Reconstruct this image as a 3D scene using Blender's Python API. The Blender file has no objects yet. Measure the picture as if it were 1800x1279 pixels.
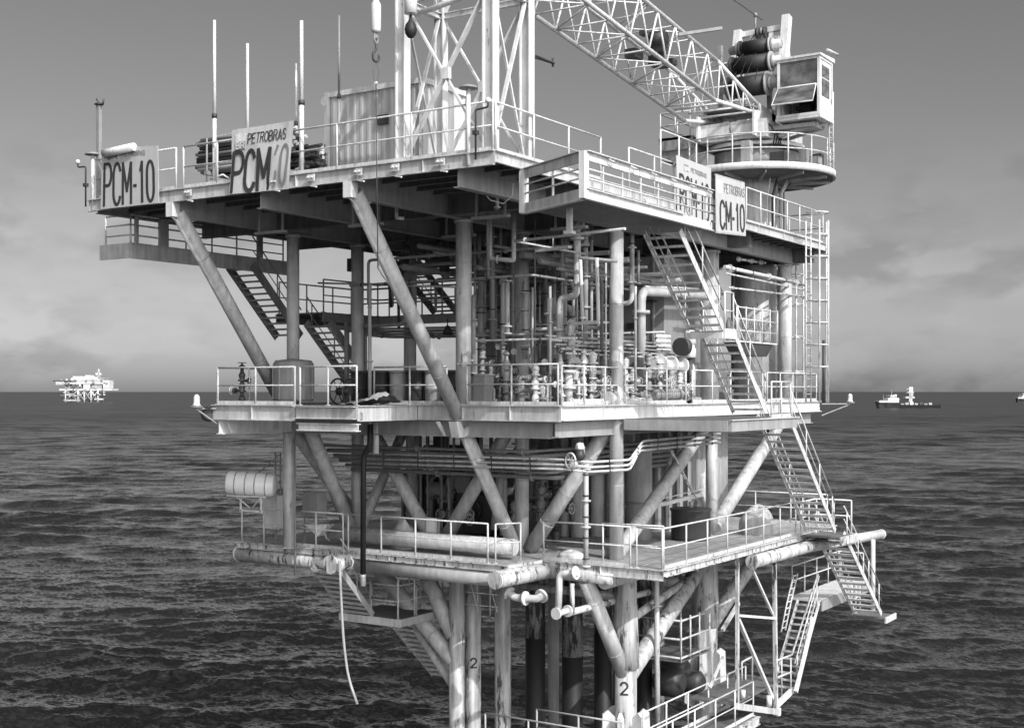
import bpy, math, random
import numpy as np
from mathutils import Vector, Matrix
R = math.radians
SC = bpy.context.scene
COL = SC.collection
random.seed(7)
# ------------------------------------------------------------ camera, sky, sun
TH = R(33.1)
FPX = 2252.0
FW = Vector((math.cos(TH), math.sin(TH), 0)); RT = Vector((math.sin(TH), -math.cos(TH), 0))
cd = bpy.data.cameras.new('camera'); cam = bpy.data.objects.new('camera', cd); COL.objects.link(cam)
cd.sensor_width = 36; cd.lens = 36*FPX/1800; cd.shift_y = 48.5/1800; cd.clip_start = .5; cd.clip_end = 90000
cam.location = (0, 0, 0); cam.rotation_euler = (R(90), R(0), TH-R(90))
SC.camera = cam
SUN_DIR = Vector((-.31, -.73, .60)).normalized()
wd = bpy.data.worlds.new('World'); SC.world = wd; wd.use_nodes = True
nt = wd.node_tree; N = nt.nodes; L = nt.links
bg = N['Background']; bg.inputs['Strength'].default_value = .098
sky = N.new('ShaderNodeTexSky'); sky.sky_type = 'NISHITA'; sky.sun_disc = False
sky.sun_elevation = math.asin(SUN_DIR.z); sky.sun_rotation = math.atan2(SUN_DIR.x, SUN_DIR.y)
sky.air_density = 1.0; sky.dust_density = 1.2; sky.ozone_density = 1.5
tcw = N.new('ShaderNodeTexCoord')
bw = N.new('ShaderNodeMix'); bw.data_type = 'RGBA'; bw.blend_type = 'MULTIPLY'; bw.inputs[0].default_value = 1
sep = N.new('ShaderNodeSeparateColor'); L.new(sky.outputs[0], sep.inputs[0])
# black-and-white film behind an orange filter: mostly the red and green of the sky
m1 = N.new('ShaderNodeMath'); m1.operation = 'MULTIPLY'; m1.inputs[1].default_value = .62; L.new(sep.outputs[0], m1.inputs[0])
m2 = N.new('ShaderNodeMath'); m2.operation = 'MULTIPLY_ADD'; m2.inputs[1].default_value = .36; L.new(sep.outputs[1], m2.inputs[0]); L.new(m1.outputs[0], m2.inputs[2])
# thin clouds low over the horizon
mp = N.new('ShaderNodeMapping'); mp.inputs['Scale'].default_value = (5.5, 5.5, 15); mp.inputs['Location'].default_value = (3.1, 1.7, .4)
L.new(tcw.outputs['Generated'], mp.inputs[0])
nz = N.new('ShaderNodeTexNoise'); nz.inputs['Scale'].default_value = 1.0; nz.inputs['Detail'].default_value = 7; nz.inputs['Roughness'].default_value = .55
L.new(mp.outputs[0], nz.inputs['Vector'])
cr = N.new('ShaderNodeMapRange'); cr.inputs['From Min'].default_value = .40; cr.inputs['From Max'].default_value = .60; L.new(nz.outputs[0], cr.inputs[0])
sx = N.new('ShaderNodeSeparateXYZ'); L.new(tcw.outputs['Generated'], sx.inputs[0])
lowm = N.new('ShaderNodeMapRange'); lowm.inputs['From Min'].default_value = .20; lowm.inputs['From Max'].default_value = .12; L.new(sx.outputs['Z'], lowm.inputs[0])
cm = N.new('ShaderNodeMath'); cm.operation = 'MULTIPLY'; L.new(cr.outputs[0], cm.inputs[0]); L.new(lowm.outputs[0], cm.inputs[1])
mp2 = N.new('ShaderNodeMapping'); mp2.inputs['Scale'].default_value = (15, 15, 32); mp2.inputs['Location'].default_value = (7.3, 2.2, 1.4)
L.new(tcw.outputs['Generated'], mp2.inputs[0])
nz2 = N.new('ShaderNodeTexNoise'); nz2.inputs['Scale'].default_value = 1.0; nz2.inputs['Detail'].default_value = 6; L.new(mp2.outputs[0], nz2.inputs['Vector'])
cl = N.new('ShaderNodeMapRange'); cl.inputs['From Min'].default_value = .44; cl.inputs['From Max'].default_value = .58
cl.inputs['To Min'].default_value = 1.12; cl.inputs['To Max'].default_value = .80; L.new(nz2.outputs[0], cl.inputs[0])
fac = N.new('ShaderNodeMix'); fac.data_type = 'FLOAT'; fac.inputs[2].default_value = 1.0
L.new(cm.outputs[0], fac.inputs[0]); L.new(cl.outputs[0], fac.inputs[3])
m3 = N.new('ShaderNodeMath'); m3.operation = 'MULTIPLY'; L.new(m2.outputs[0], m3.inputs[0]); L.new(fac.outputs[0], m3.inputs[1])
# gain added to the unseen overhead sky to raise the ambient fill
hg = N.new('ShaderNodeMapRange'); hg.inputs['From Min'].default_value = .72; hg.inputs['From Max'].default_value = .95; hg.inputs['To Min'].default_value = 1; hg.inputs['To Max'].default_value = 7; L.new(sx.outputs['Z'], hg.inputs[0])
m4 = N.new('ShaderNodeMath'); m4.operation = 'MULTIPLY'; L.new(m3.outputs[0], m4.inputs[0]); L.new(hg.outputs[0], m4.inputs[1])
# extra gain added to the sky behind the viewer, filling the shaded faces
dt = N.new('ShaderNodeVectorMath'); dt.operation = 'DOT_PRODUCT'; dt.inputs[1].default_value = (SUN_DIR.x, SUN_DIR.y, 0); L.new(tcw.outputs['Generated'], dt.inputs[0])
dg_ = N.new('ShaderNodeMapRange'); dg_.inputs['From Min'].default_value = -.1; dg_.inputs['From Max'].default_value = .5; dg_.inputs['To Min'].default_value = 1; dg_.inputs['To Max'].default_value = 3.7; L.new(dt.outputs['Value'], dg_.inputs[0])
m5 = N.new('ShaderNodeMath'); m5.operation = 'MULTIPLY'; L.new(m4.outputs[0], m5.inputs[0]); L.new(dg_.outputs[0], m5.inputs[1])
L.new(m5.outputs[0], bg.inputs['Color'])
N.remove(bw)
sl = bpy.data.lights.new('sun', 'SUN'); so = bpy.data.objects.new('sun', sl); COL.objects.link(so)
sl.energy = 3.4; sl.angle = R(.55); sl.color = (1, 1, 1)
so.rotation_euler = SUN_DIR.to_track_quat('Z', 'Y').to_euler(); so.location = (0, -20, 60)
SC.view_settings.view_transform = 'Standard'; SC.view_settings.look = 'None'; SC.view_settings.exposure = 0.0; SC.view_settings.gamma = 1
SC.cycles.max_bounces = 6; SC.cycles.diffuse_bounces = 3; SC.cycles.glossy_bounces = 3
SC.cycles.use_adaptive_sampling = True

def P(px, py=None, X=None, Y=None, Z=None, T=None):
    """survey helper: the point seen at a photo pixel that lies on a known plane of the structure"""
    l = (px-900)/FPX; k = (688-py)/FPX if py is not None else 0
    d = FW + RT*l + Vector((0, 0, k))
    if X is not None: t = X/d.x
    elif Y is not None: t = Y/d.y
    elif Z is not None: t = Z/d.z
    else: t = T
    return d*t

# ------------------------------------------------------------ materials (all neutral greys: the photograph is monochrome)
def mat(name, base, rough=.5, grime=.25, rust=0., metal=0., scale=1.0, bump=.15, streak=.5, wave=None, spec=.5, hidark=.05):
    m = bpy.data.materials.new(name); m.use_nodes = True
    n = m.node_tree.nodes; l = m.node_tree.links; b = n['Principled BSDF']
    geo = n.new('ShaderNodeNewGeometry')
    na = n.new('ShaderNodeTexNoise'); na.inputs['Scale'].default_value = 1.6*scale; na.inputs['Detail'].default_value = 9; na.inputs['Roughness'].default_value = .65
    l.new(geo.outputs['Position'], na.inputs['Vector'])
    mp = n.new('ShaderNodeMapping'); mp.inputs['Scale'].default_value = (7*scale, 7*scale, .7*scale); l.new(geo.outputs['Position'], mp.inputs[0])
    ns = n.new('ShaderNodeTexNoise'); ns.inputs['Scale'].default_value = 1; ns.inputs['Detail'].default_value = 6; l.new(mp.outputs[0], ns.inputs['Vector'])
    mx = n.new('ShaderNodeMix'); mx.data_type = 'FLOAT'; mx.inputs[0].default_value = streak
    l.new(na.outputs[0], mx.inputs[2]); l.new(ns.outputs[0], mx.inputs[3])
    r1 = n.new('ShaderNodeMapRange'); r1.inputs['From Min'].default_value = .35; r1.inputs['From Max'].default_value = .65
    r1.inputs['To Min'].default_value = base*(1-grime); r1.inputs['To Max'].default_value = min(.9, base*(1+grime*.35)); l.new(mx.outputs[0], r1.inputs[0])
    out = r1.outputs[0]
    if wave:
        wv = n.new('ShaderNodeTexWave'); wv.wave_type = 'BANDS'; wv.bands_direction = wave[0]; wv.inputs['Scale'].default_value = wave[1]; wv.inputs['Distortion'].default_value = wave[3] if len(wave) > 3 else 0
        l.new(geo.outputs['Position'], wv.inputs['Vector'])
        rw = n.new('ShaderNodeMapRange'); rw.inputs['From Min'].default_value = .0; rw.inputs['From Max'].default_value = .25
        rw.inputs['To Min'].default_value = wave[2]; rw.inputs['To Max'].default_value = 1; l.new(wv.outputs['Fac'], rw.inputs[0])
        mw = n.new('ShaderNodeMath'); mw.operation = 'MULTIPLY'; l.new(out, mw.inputs[0]); l.new(rw.outputs[0], mw.inputs[1]); out = mw.outputs[0]
    if rust > 0:
        nr = n.new('ShaderNodeTexNoise'); nr.inputs['Scale'].default_value = 3.3*scale; nr.inputs['Detail'].default_value = 8; nr.inputs['Roughness'].default_value = .7
        mp3 = n.new('ShaderNodeMapping'); mp3.inputs['Scale'].default_value = (1.25, 1.25, .30); mp3.inputs['Location'].default_value = (5, 3, 8); l.new(geo.outputs['Position'], mp3.inputs[0]); l.new(mp3.outputs[0], nr.inputs['Vector'])
        rr = n.new('ShaderNodeMapRange'); lo = .74-.30*rust
        rr.inputs['From Min'].default_value = lo; rr.inputs['From Max'].default_value = lo+.09; l.new(nr.outputs[0], rr.inputs[0])
        mr = n.new('ShaderNodeMix'); mr.data_type = 'FLOAT'; l.new(rr.outputs[0], mr.inputs[0]); l.new(out, mr.inputs[2]); mr.inputs[3].default_value = hidark; out = mr.outputs[0]
    l.new(out, b.inputs['Base Color'])
    b.inputs['Roughness'].default_value = rough; b.inputs['Metallic'].default_value = metal; b.inputs['Specular IOR Level'].default_value = spec
    if bump > 0:
        bp = n.new('ShaderNodeBump'); bp.inputs['Strength'].default_value = bump; bp.inputs['Distance'].default_value = .02
        nb = n.new('ShaderNodeTexNoise'); nb.inputs['Scale'].default_value = 9*scale; nb.inputs['Detail'].default_value = 5
        l.new(geo.outputs['Position'], nb.inputs['Vector']); l.new(nb.outputs[0], bp.inputs['Height']); l.new(bp.outputs[0], b.inputs['Normal'])
    return m
M = {}
M['paint'] = mat('steel_paint', .52, .45, .42, .42)
M['white'] = mat('white_paint', .68, .42, .30, .40)
M['rail'] = mat('rail_paint', .60, .45, .4, .45, scale=2)
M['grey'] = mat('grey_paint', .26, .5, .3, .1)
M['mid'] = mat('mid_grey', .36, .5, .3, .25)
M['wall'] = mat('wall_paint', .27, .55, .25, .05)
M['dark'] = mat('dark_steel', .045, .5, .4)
M['black'] = mat('black_rubber', .016, .6, .3)
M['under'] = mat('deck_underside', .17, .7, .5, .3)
M['leg'] = mat('leg_paint', .50, .5, .5, .66, scale=.9, streak=.75)
M['worn'] = mat('worn_paint', .58, .55, .45, .72, scale=1.4)
M['conductor'] = mat('conductor_rust', .24, .7, .4, 1.0, scale=1.2, hidark=.02)
M['deck'] = mat('deck_boards', .40, .75, .4, .35, wave=('Y', 1.6, .45))
M['grating'] = mat('steel_grating', .16, .7, .4, .4, wave=('X', 5, .35))
M['sign'] = mat('sign_vinyl', .46, .5, .12, 0, bump=.05)
M['banner'] = mat('banner_cloth', .52, .7, .2, 0, bump=.2)
M['ink'] = mat('sign_ink', .035, .6, .2, 0, bump=0)
M['fade'] = mat('faded_ink', .20, .6, .2, 0, bump=0)
M['corr_shade'] = mat('container_side_shade', .46, .55, .25, .2)  # darker copy of the container paint: the long side's shade put into colour
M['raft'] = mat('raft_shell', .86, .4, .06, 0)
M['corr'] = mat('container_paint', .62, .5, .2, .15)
M['wire'] = mat('wire_rope', .10, .5, .3)
M['canvas'] = mat('canvas_tarp', .42, .8, .35, .1, bump=.6)
M['hull'] = mat('hull_black', .03, .5, .3)
M['galv'] = mat('galvanised', .42, .4, .3, .1, metal=.3)
def glass(name, base, rough=.08):
    m = bpy.data.materials.new(name); m.use_nodes = True; b = m.node_tree.nodes['Principled BSDF']
    n = m.node_tree.nodes; l = m.node_tree.links
    na = n.new('ShaderNodeTexNoise'); na.inputs['Scale'].default_value = 2.5; na.inputs['Detail'].default_value = 5
    r = n.new('ShaderNodeMapRange'); r.inputs['To Min'].default_value = base*.4; r.inputs['To Max'].default_value = base*1.7; r.inputs['From Min'].default_value = .3; r.inputs['From Max'].default_value = .7
    l.new(na.outputs[0], r.inputs[0]); l.new(r.outputs[0], b.inputs['Base Color'])
    b.inputs['Roughness'].default_value = rough; b.inputs['Specular IOR Level'].default_value = .6; return m
M['glass'] = glass('cab_glass', .11, .15)

# ------------------------------------------------------------ mesh builder
def frame(d):
    d = d.normalized(); a = Vector((0, 0, 1)) if abs(d.z) < .95 else Vector((1, 0, 0))
    u = d.cross(a).normalized(); return u, u.cross(d).normalized()
class MB:
    def __init__(s): s.v = []; s.f = []; s.s = []; s.g = []
    def tube(s, p, q, r, r2=None, n=10, caps=True):
        p = Vector(p); q = Vector(q); r2 = r if r2 is None else r2
        if (q-p).length < 1e-6: return s
        s.g.append((len(s.v), len(s.f)))
        u, w = frame(q-p); b = len(s.v)
        for c, rr in ((p, r), (q, r2)):
            for i in range(n):
                a = 2*math.pi*i/n; s.v.append(c+(u*math.cos(a)+w*math.sin(a))*rr)
        for i in range(n):
            j = (i+1) % n; s.f.append((b+i, b+n+i, b+n+j, b+j)); s.s.append(True)
        if caps:
            s.f.append(tuple(b+i for i in range(n))); s.s.append(False)
            s.f.append(tuple(b+n+i for i in reversed(range(n)))); s.s.append(False)
        return s
    def path(s, pts, r, n=8, bend=0.0):
        """pipe through points; corners rounded with radius bend"""
        pts = [Vector(p) for p in pts]; s.g.append((len(s.v), len(s.f)))
        if bend > 0 and len(pts) > 2:
            o = [pts[0]]
            for a, b_, c in zip(pts, pts[1:], pts[2:]):
                da = (a-b_); dc = (c-b_); k = min(bend, da.length*.45, dc.length*.45)
                pa = b_+da.normalized()*k; pc = b_+dc.normalized()*k
                for t in (0, .25, .5, .75, 1): o.append(pa*(1-t)**2+b_*2*t*(1-t)+pc*t*t)
            o.append(pts[-1]); pts = o
        b = len(s.v); m = len(pts); u = None
        for k, p in enumerate(pts):
            d = (pts[min(k+1, m-1)]-pts[max(k-1, 0)]).normalized()
            if u is None: u, w = frame(d)
            else:
                u = (u-d*u.dot(d)); u = u.normalized() if u.length > 1e-5 else frame(d)[0]; w = u.cross(d).normalized()
            f = 1.0
            if 0 < k < m-1:
                c = (pts[k+1]-p).normalized().dot((p-pts[k-1]).normalized()); f = 1/max(.6, math.sqrt(max(.01, (1+c)/2)))
            for i in range(n):
                a = 2*math.pi*i/n; s.v.append(p+(u*math.cos(a)+w*math.sin(a))*r*min(f, 1.4))
        for k in range(m-1):
            for i in range(n):
                j = (i+1) % n; s.f.append((b+k*n+i, b+k*n+n+i, b+k*n+n+j, b+k*n+j)); s.s.append(True)
        s.f.append(tuple(b+i for i in range(n))); s.s.append(False)
        s.f.append(tuple(b+(m-1)*n+i for i in reversed(range(n)))); s.s.append(False)
        return s
    def hexa(s, c):
        b = len(s.v); s.g.append((b, len(s.f))); s.v += [Vector(x) for x in c]
        for f in ((0, 3, 2, 1), (4, 5, 6, 7), (0, 1, 5, 4), (1, 2, 6, 5), (2, 3, 7, 6), (3, 0, 4, 7)): s.f.append(tuple(b+i for i in f)); s.s.append(False)
        return s
    def box(s, x0, x1, y0, y1, z0, z1):
        return s.hexa([(x0, y0, z0), (x1, y0, z0), (x1, y1, z0), (x0, y1, z0), (x0, y0, z1), (x1, y0, z1), (x1, y1, z1), (x0, y1, z1)])
    def bar(s, p, q, w, h, up=None):
        """rectangular bar, w across and h along up"""
        p = Vector(p); q = Vector(q); d = (q-p).normalized()
        if up is None: side, upv = frame(d)
        else:
            upv = Vector(up); side = d.cross(upv).normalized(); upv = side.cross(d).normalized()
        a = side*w/2; c = upv*h/2
        return s.hexa([p-a-c, p+a-c, q+a-c, q-a-c, p-a+c, p+a+c, q+a+c, q-a+c])
    def ibeam(s, p, q, w, h, t=.03, up=(0, 0, 1)):
        p = Vector(p); q = Vector(q); d = (q-p).normalized(); side = d.cross(Vector(up)).normalized(); u = side.cross(d).normalized()
        s.bar(p+u*(h/2-t/2), q+u*(h/2-t/2), w, t, u); s.bar(p-u*(h/2-t/2), q-u*(h/2-t/2), w, t, u)
        return s.bar(p, q, t, h-2*t, u)
    def lathe(s, c, prof, n=16, axis=(0, 0, 1)):
        c = Vector(c); d = Vector(axis).normalized(); u, w = frame(d); b = len(s.v); m = len(prof); s.g.append((b, len(s.f)))
        for r, z in prof:
            for i in range(n):
                a = 2*math.pi*i/n; s.v.append(c+d*z+(u*math.cos(a)+w*math.sin(a))*max(r, .0005))
        for k in range(m-1):
            sm = abs(prof[k+1][1]-prof[k][1]) > .35*abs(prof[k+1][0]-prof[k][0])
            for i in range(n):
                j = (i+1) % n; s.f.append((b+k*n+i, b+k*n+j, b+k*n+n+j, b+k*n+n+i)); s.s.append(sm)
        s.f.append(tuple(b+i for i in reversed(range(n)))); s.s.append(False)
        s.f.append(tuple(b+(m-1)*n+i for i in range(n))); s.s.append(False)
        return s
    def poly(s, pts, th):
        """flat outline (list of points) thickened by vector th"""
        pts = [Vector(p) for p in pts]; th = Vector(th); b = len(s.v); m = len(pts)
        s.v += pts+[p+th for p in pts]
        s.f.append(tuple(b+i for i in reversed(range(m)))); s.f.append(tuple(b+m+i for i in range(m))); s.s += [False, False]
        for i in range(m): j = (i+1) % m; s.f.append((b+i, b+j, b+m+j, b+m+i)); s.s.append(False)
        return s
    def pieces(s):
        out = []; g = s.g+[(len(s.v), len(s.f))]
        for (a, c), (b, d) in zip(g, g[1:]):
            m = MB(); m.v = s.v[a:b]; m.f = [tuple(i-a for i in f) for f in s.f[c:d]]; m.s = s.s[c:d]; out.append(m)
        return out
    def add(s, o):
        b = len(s.v); s.v += o.v; s.f += [tuple(b+i for i in f) for f in o.f]; s.s += o.s; return s
    def lim(s):
        a = np.array([tuple(x) for x in s.v]); return a.min(0), a.max(0)
    def mesh(s, name, m, off):
        me = bpy.data.meshes.new(name); me.from_pydata([tuple(v-off) for v in s.v], [], s.f); me.update()
        me.polygons.foreach_set('use_smooth', s.s); me.materials.append(M[m] if isinstance(m, str) else m); return me
SPLIT = dict(corner_posts='corner_post', frame_rails='frame_rail', rungs='rung', side_rail='side_rail', side_frame='side_frame', boom_winch='winch_box', cradle='cradle_bar', hanger='hanger', bracket='bracket', frame='frame', ledger='ledger', rack_frame='rack_post')
class Thing:
    def __init__(s, name, label, cat, group=None):
        s.name = name; s.label = label; s.cat = cat; s.group = group; s.parts = []
    def part(s, name, mb, m, label=None, up=None):
        if name in SPLIT:
            for q in mb.pieces(): k = [SPLIT[name], q, m, label, up]; s.parts.append(k)
            return k
        k = [name, mb, m, label, up]; s.parts.append(k); return k
    def done(s):
        A = np.array([tuple(v) for k in s.parts for v in k[1].v]); lo = A.min(0); hi = A.max(0)
        org = Vector(((lo[0]+hi[0])/2, (lo[1]+hi[1])/2, lo[2]))
        o = bpy.data.objects.new(s.name, None); o.empty_display_size = .2; COL.objects.link(o); o.location = org
        o['label'] = s.label; o['category'] = s.cat
        if s.group: o['group'] = s.group
        made = {}; s.obj = o
        for k in s.parts:
            c = bpy.data.objects.new(k[0], k[1].mesh(k[0], k[2], org)); COL.objects.link(c)
            c.parent = made[id(k[4])] if k[4] is not None else o; made[id(k)] = c
            if k[3]: c['label'] = k[3]
        return o
def one(name, mb, m, label, cat, group=None):
    lo, hi = mb.lim(); org = Vector(((lo[0]+hi[0])/2, (lo[1]+hi[1])/2, lo[2]))
    o = bpy.data.objects.new(name, mb.mesh(name, m, org)); COL.objects.link(o); o.location = org
    o['label'] = label; o['category'] = cat
    if group: o['group'] = group
    return o
# ------------------------------------------------------------ the sea
SEA = -14.0
def make_sea():
    ths = []; a = -180.0
    while a < 180:
        ths.append(a); d = abs(a); a += .07 if d < 26 else (.3 if d < 40 else 2.5)
    rs = [3.]
    while rs[-1] < 60000:
        r = rs[-1]; rs.append(r+(2. if r < 34 else max(.2, r*min(.02, .0034*max(1, r/450)))))
    th = np.radians(np.array(ths)); r = np.array(rs); nr, na = len(r), len(th)
    RR, AA = np.meshgrid(r, th, indexing='ij'); X = (RR*np.cos(TH+AA)).astype(np.float32); Y = (RR*np.sin(TH+AA)).astype(np.float32)
    Z = np.zeros_like(X); DX = np.zeros_like(X); DY = np.zeros_like(X)
    rng = np.random.default_rng(5); sp = np.maximum(.2, RR*np.minimum(.02, .0034*np.maximum(1, RR/450))).astype(np.float32); wind = TH+math.radians(180-12)
    # slow envelopes keep the pattern from looking regular
    env = [1+.55*np.sin(X*.031+Y*.047+g)*np.sin(Y*.039-X*.027+g*2)+.35*np.sin(X*.11+Y*.09+g*3)*np.sin(Y*.13-X*.07+g) for g in (0, 1.7, 3.9)]
    for i in range(130):
        lam = .6*(14/.6)**(rng.random()**1.35); k = 2*math.pi/lam
        ang = wind+rng.normal()*(.34 if lam > 4 else .5); amp = .0050*lam**.78*(.6+.8*rng.random())
        if lam > 8: amp *= .75
        if i < 5: lam = 9+2.6*i; k = 2*math.pi/lam; amp = .045+.006*i; ang = wind+.25*(i-2)
        ph = rng.random()*6.283; c, s_ = math.cos(ang), math.sin(ang)
        A = amp*env[i % 3]*np.clip((lam-2.0*sp)/(2.0*sp), 0, 1); q = (k*(X.astype(np.float64)*c+Y*s_)+ph) % (2*math.pi); q = q.astype(np.float32); sn = np.sin(q)*A
        Z += A*np.cos(q); DX -= c*1.1*sn; DY -= s_*1.1*sn
    v = np.stack([X+DX, Y+DY, Z+SEA], -1).reshape(-1, 3)
    i = np.arange(nr-1)[:, None]; j = np.arange(na)[None, :]; j2 = (j+1) % na
    f = np.stack([i*na+j+0*j2, (i+1)*na+j, (i+1)*na+j2, i*na+j2], -1).reshape(-1, 4)
    nv = len(v); v = np.vstack([v, [[0, 0, SEA]]]); me = bpy.data.meshes.new('sea')
    tri = np.stack([np.full(na, nv), np.arange(na), (np.arange(na)+1) % na], -1)
    me.vertices.add(len(v)); me.vertices.foreach_set('co', v.ravel())
    loops = np.concatenate([f.ravel(), tri.ravel()]); me.loops.add(len(loops)); me.loops.foreach_set('vertex_index', loops.astype(np.int32))
    st = np.concatenate([np.arange(len(f))*4, len(f)*4+np.arange(na)*3]); me.polygons.add(len(st)); me.polygons.foreach_set('loop_start', st.astype(np.int32))
    me.update(calc_edges=True); me.polygons.foreach_set('use_smooth', [True]*len(st)); me.validate()
    o = bpy.data.objects.new('sea', me); COL.objects.link(o); o['kind'] = 'structure'
    m = bpy.data.materials.new('sea_water'); m.use_nodes = True; n = m.node_tree.nodes; l = m.node_tree.links; b = n['Principled BSDF']
    b.inputs['Base Color'].default_value = (.009, .009, .009, 1); b.inputs['IOR'].default_value = 1.5
    geo = n.new('ShaderNodeNewGeometry'); mp = n.new('ShaderNodeMapping'); mp.vector_type = 'POINT'
    mp.inputs['Rotation'].default_value = (0, 0, -(TH+R(162))); mp.inputs['Scale'].default_value = (1.0, .5, 1)
    l.new(geo.outputs['Position'], mp.inputs[0])
    acc = geo.outputs['Normal']
    # ripples too small for the mesh tilt the surface; far away only their average slope is seen
    for scl, k, det in ((5.6, .50, 5), (1.7, .26, 4), (.2, .18, 3), (.03, .22, 4)):
        nz = n.new('ShaderNodeTexNoise'); nz.inputs['Scale'].default_value = scl; nz.inputs['Detail'].default_value = det; nz.inputs['Roughness'].default_value = .6; nz.inputs['Distortion'].default_value = .5
        l.new(mp.outputs[0], nz.inputs['Vector'])
        s1 = n.new('ShaderNodeVectorMath'); s1.operation = 'SUBTRACT'; s1.inputs[1].default_value = (.5, .5, .5); l.new(nz.outputs['Color'], s1.inputs[0])
        s2 = n.new('ShaderNodeVectorMath'); s2.operation = 'MULTIPLY'; s2.inputs[1].default_value = (k*2, k*2, 0); l.new(s1.outputs[0], s2.inputs[0])
        s3 = n.new('ShaderNodeVectorMath'); s3.operation = 'ADD'; l.new(acc, s3.inputs[0]); l.new(s2.outputs[0], s3.inputs[1]); acc = s3.outputs[0]
    # waves too far off for the mesh widen the gloss instead
    ln = n.new('ShaderNodeVectorMath'); ln.operation = 'LENGTH'; l.new(geo.outputs['Position'], ln.inputs[0])
    rg_ = n.new('ShaderNodeMapRange'); rg_.inputs['From Min'].default_value = 60; rg_.inputs['From Max'].default_value = 700; rg_.inputs['To Min'].default_value = .10; rg_.inputs['To Max'].default_value = .37
    l.new(ln.outputs['Value'], rg_.inputs[0]); l.new(rg_.outputs[0], b.inputs['Roughness'])
    nn = n.new('ShaderNodeVectorMath'); nn.operation = 'NORMALIZE'; l.new(acc, nn.inputs[0]); l.new(nn.outputs[0], b.inputs['Normal'])
    # foam flecks on the steepest crests
    me.materials.append(m); bpy.data.materials[m.name]
    return o
make_sea()
V = Vector
ZT, ZM, ZL, ZB = 5.75, -.39, -5.0, -10.35
# ------------------------------------------------------------ main steel structure of the platform
def col(p, r, m='paint'):
    return MB().tube(p[0], p[1], r, n=18)
pf = Thing('offshore_platform', 'three deck steel oil platform on tubular legs filling the middle of the picture', 'oil platform')
weld_later = []
# columns of the upper level (mid deck to top deck)
for x, y, r, z0 in ((30.4, 28.15, .20, ZM), (33.7, 28.25, .21, ZL), (30.4, 21.5, .225, ZM), (33.7, 18.25, .21, ZL), (48.0, 18.5, .27, ZM), (41.8, 18.9, .33, ZM), (37.2, 28.7, .23, ZM), (41.7, 28.3, .25, ZM), (33.7, 21.6, .22, ZL)):
    mb = MB().tube((x, y, z0), (x, y, 5.02), r, n=22); weld_later.append((mb, (x, y, z0), (x, y, 5.02), r)); mb.tube((x, y, ZM+.002), (x, y, ZM+.03), r+.12, n=20); mb.tube((x, y, 4.9), (x, y, 4.99), r+.05, n=20)
    pf.part('column', mb, 'paint')
for x, y, r in ((30.5, 28.4, .2), (41.75, 18.8, .21), (37.4, 28.7, .2)):
    pf.part('column', MB().tube((x, y, ZL), (x, y, ZM-.3), r, n=18).tube((x, y, ZL+.002), (x, y, ZL+.03), r+.1, n=18), 'paint')
# long cantilever braces from the edge of the top deck
def weld(mb, p, q, r, fs=(.22, .47, .76)):
    p = V(p); q = V(q); d = (q-p).normalized()
    for f in fs: c = p.lerp(q, f); mb.tube(c-d*.012, c+d*.012, r+.007, n=20)
    return mb
def brace(p, q, r, m='paint', name='diagonal_brace', n=20): pf.part(name, weld(MB().tube(p, q, r, n=n), p, q, r), m)
for a_ in weld_later: weld(*a_)
brace((25.55, 21.5, 5.15), (30.35, 21.5, -.98), .21); brace((30.35, 21.5, -.98), (33.3, 21.5, -5.0), .21)
brace((25.55, 28.1, 5.15), (29.9, 28.1, -.4), .21)
# bracing between mid and lower deck
for a in (((31.0, 28.1, -.95), (33.5, 28.2, -5.0), .23), ((31.3, 29.3, -.9), (34.6, 28.9, -4.6), .22), ((33.7, 27.9, -.9), (33.7, 25.0, -5.0), .22), ((33.7, 24.7, -5.0), (33.7, 21.9, -.9), .22),
          ((33.7, 21.3, -4.9), (33.7, 18.5, -1.0), .24), ((34.0, 18.4, -4.9), (41.5, 18.7, -.9), .22), ((42.0, 18.8, -4.8), (47.8, 18.5, -1.0), .25), ((41.8, 19.2, -4.6), (44.6, 20.4, -.9), .2),
          ((41.7, 28.3, -.9), (37.6, 28.7, -4.9), .2), ((33.9, 28.4, -4.9), (37.2, 28.7, -.9), .18)): brace(*a)
# deck plates and edge beams
def slab(name, x0, x1, y0, y1, zt, th, m): pf.part(name, MB().box(x0, x1, y0, y1, zt-th, zt), m)
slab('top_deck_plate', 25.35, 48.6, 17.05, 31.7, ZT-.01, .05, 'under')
def edge(p, q, h, m='paint', w=.09, z=None):
    """channel beam along a deck edge: web with two flanges turned outwards"""
    mb = MB(); p = V(p); q = V(q); d = (q-p).normalized(); s = d.cross(V((0, 0, 1)))
    mb.bar(p-V((0, 0, h/2)), q-V((0, 0, h/2)), .02, h-.004, V((0, 0, 1)))
    for z in (-.012, -h+.012): mb.bar(p+s*w*.5+V((0, 0, z)), q+s*w*.5+V((0, 0, z)), w, .022, V((0, 0, 1)))
    k = int((q-p).length/2.4)
    for i in range(1, k+1):
        c = p+d*((q-p).length*i/(k+1)); mb.bar(c+s*w*.45-V((0, 0, .03)), c+s*w*.45-V((0, 0, h-.03)), .014, w*.8, s)
    pf.part('edge_beam', mb, m)
edge((25.33, 31.7, ZT), (25.33, 17.0, ZT), .36); edge((25.35, 17.03, ZT), (48.6, 17.03, ZT), .30); edge((48.62, 17.05, ZT), (48.62, 31.7, ZT), .36)
pf.part('girder', MB().ibeam((25.5, 31.5, 5.5), (48.55, 31.5, 5.5), .2, .30), 'mid')
for y in (28.1, 21.5, 18.2, 24.8):
    pf.part('girder', MB().ibeam((25.5, y, 5.33), (48.55, y, 5.33), .26, .70), 'mid')
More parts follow.
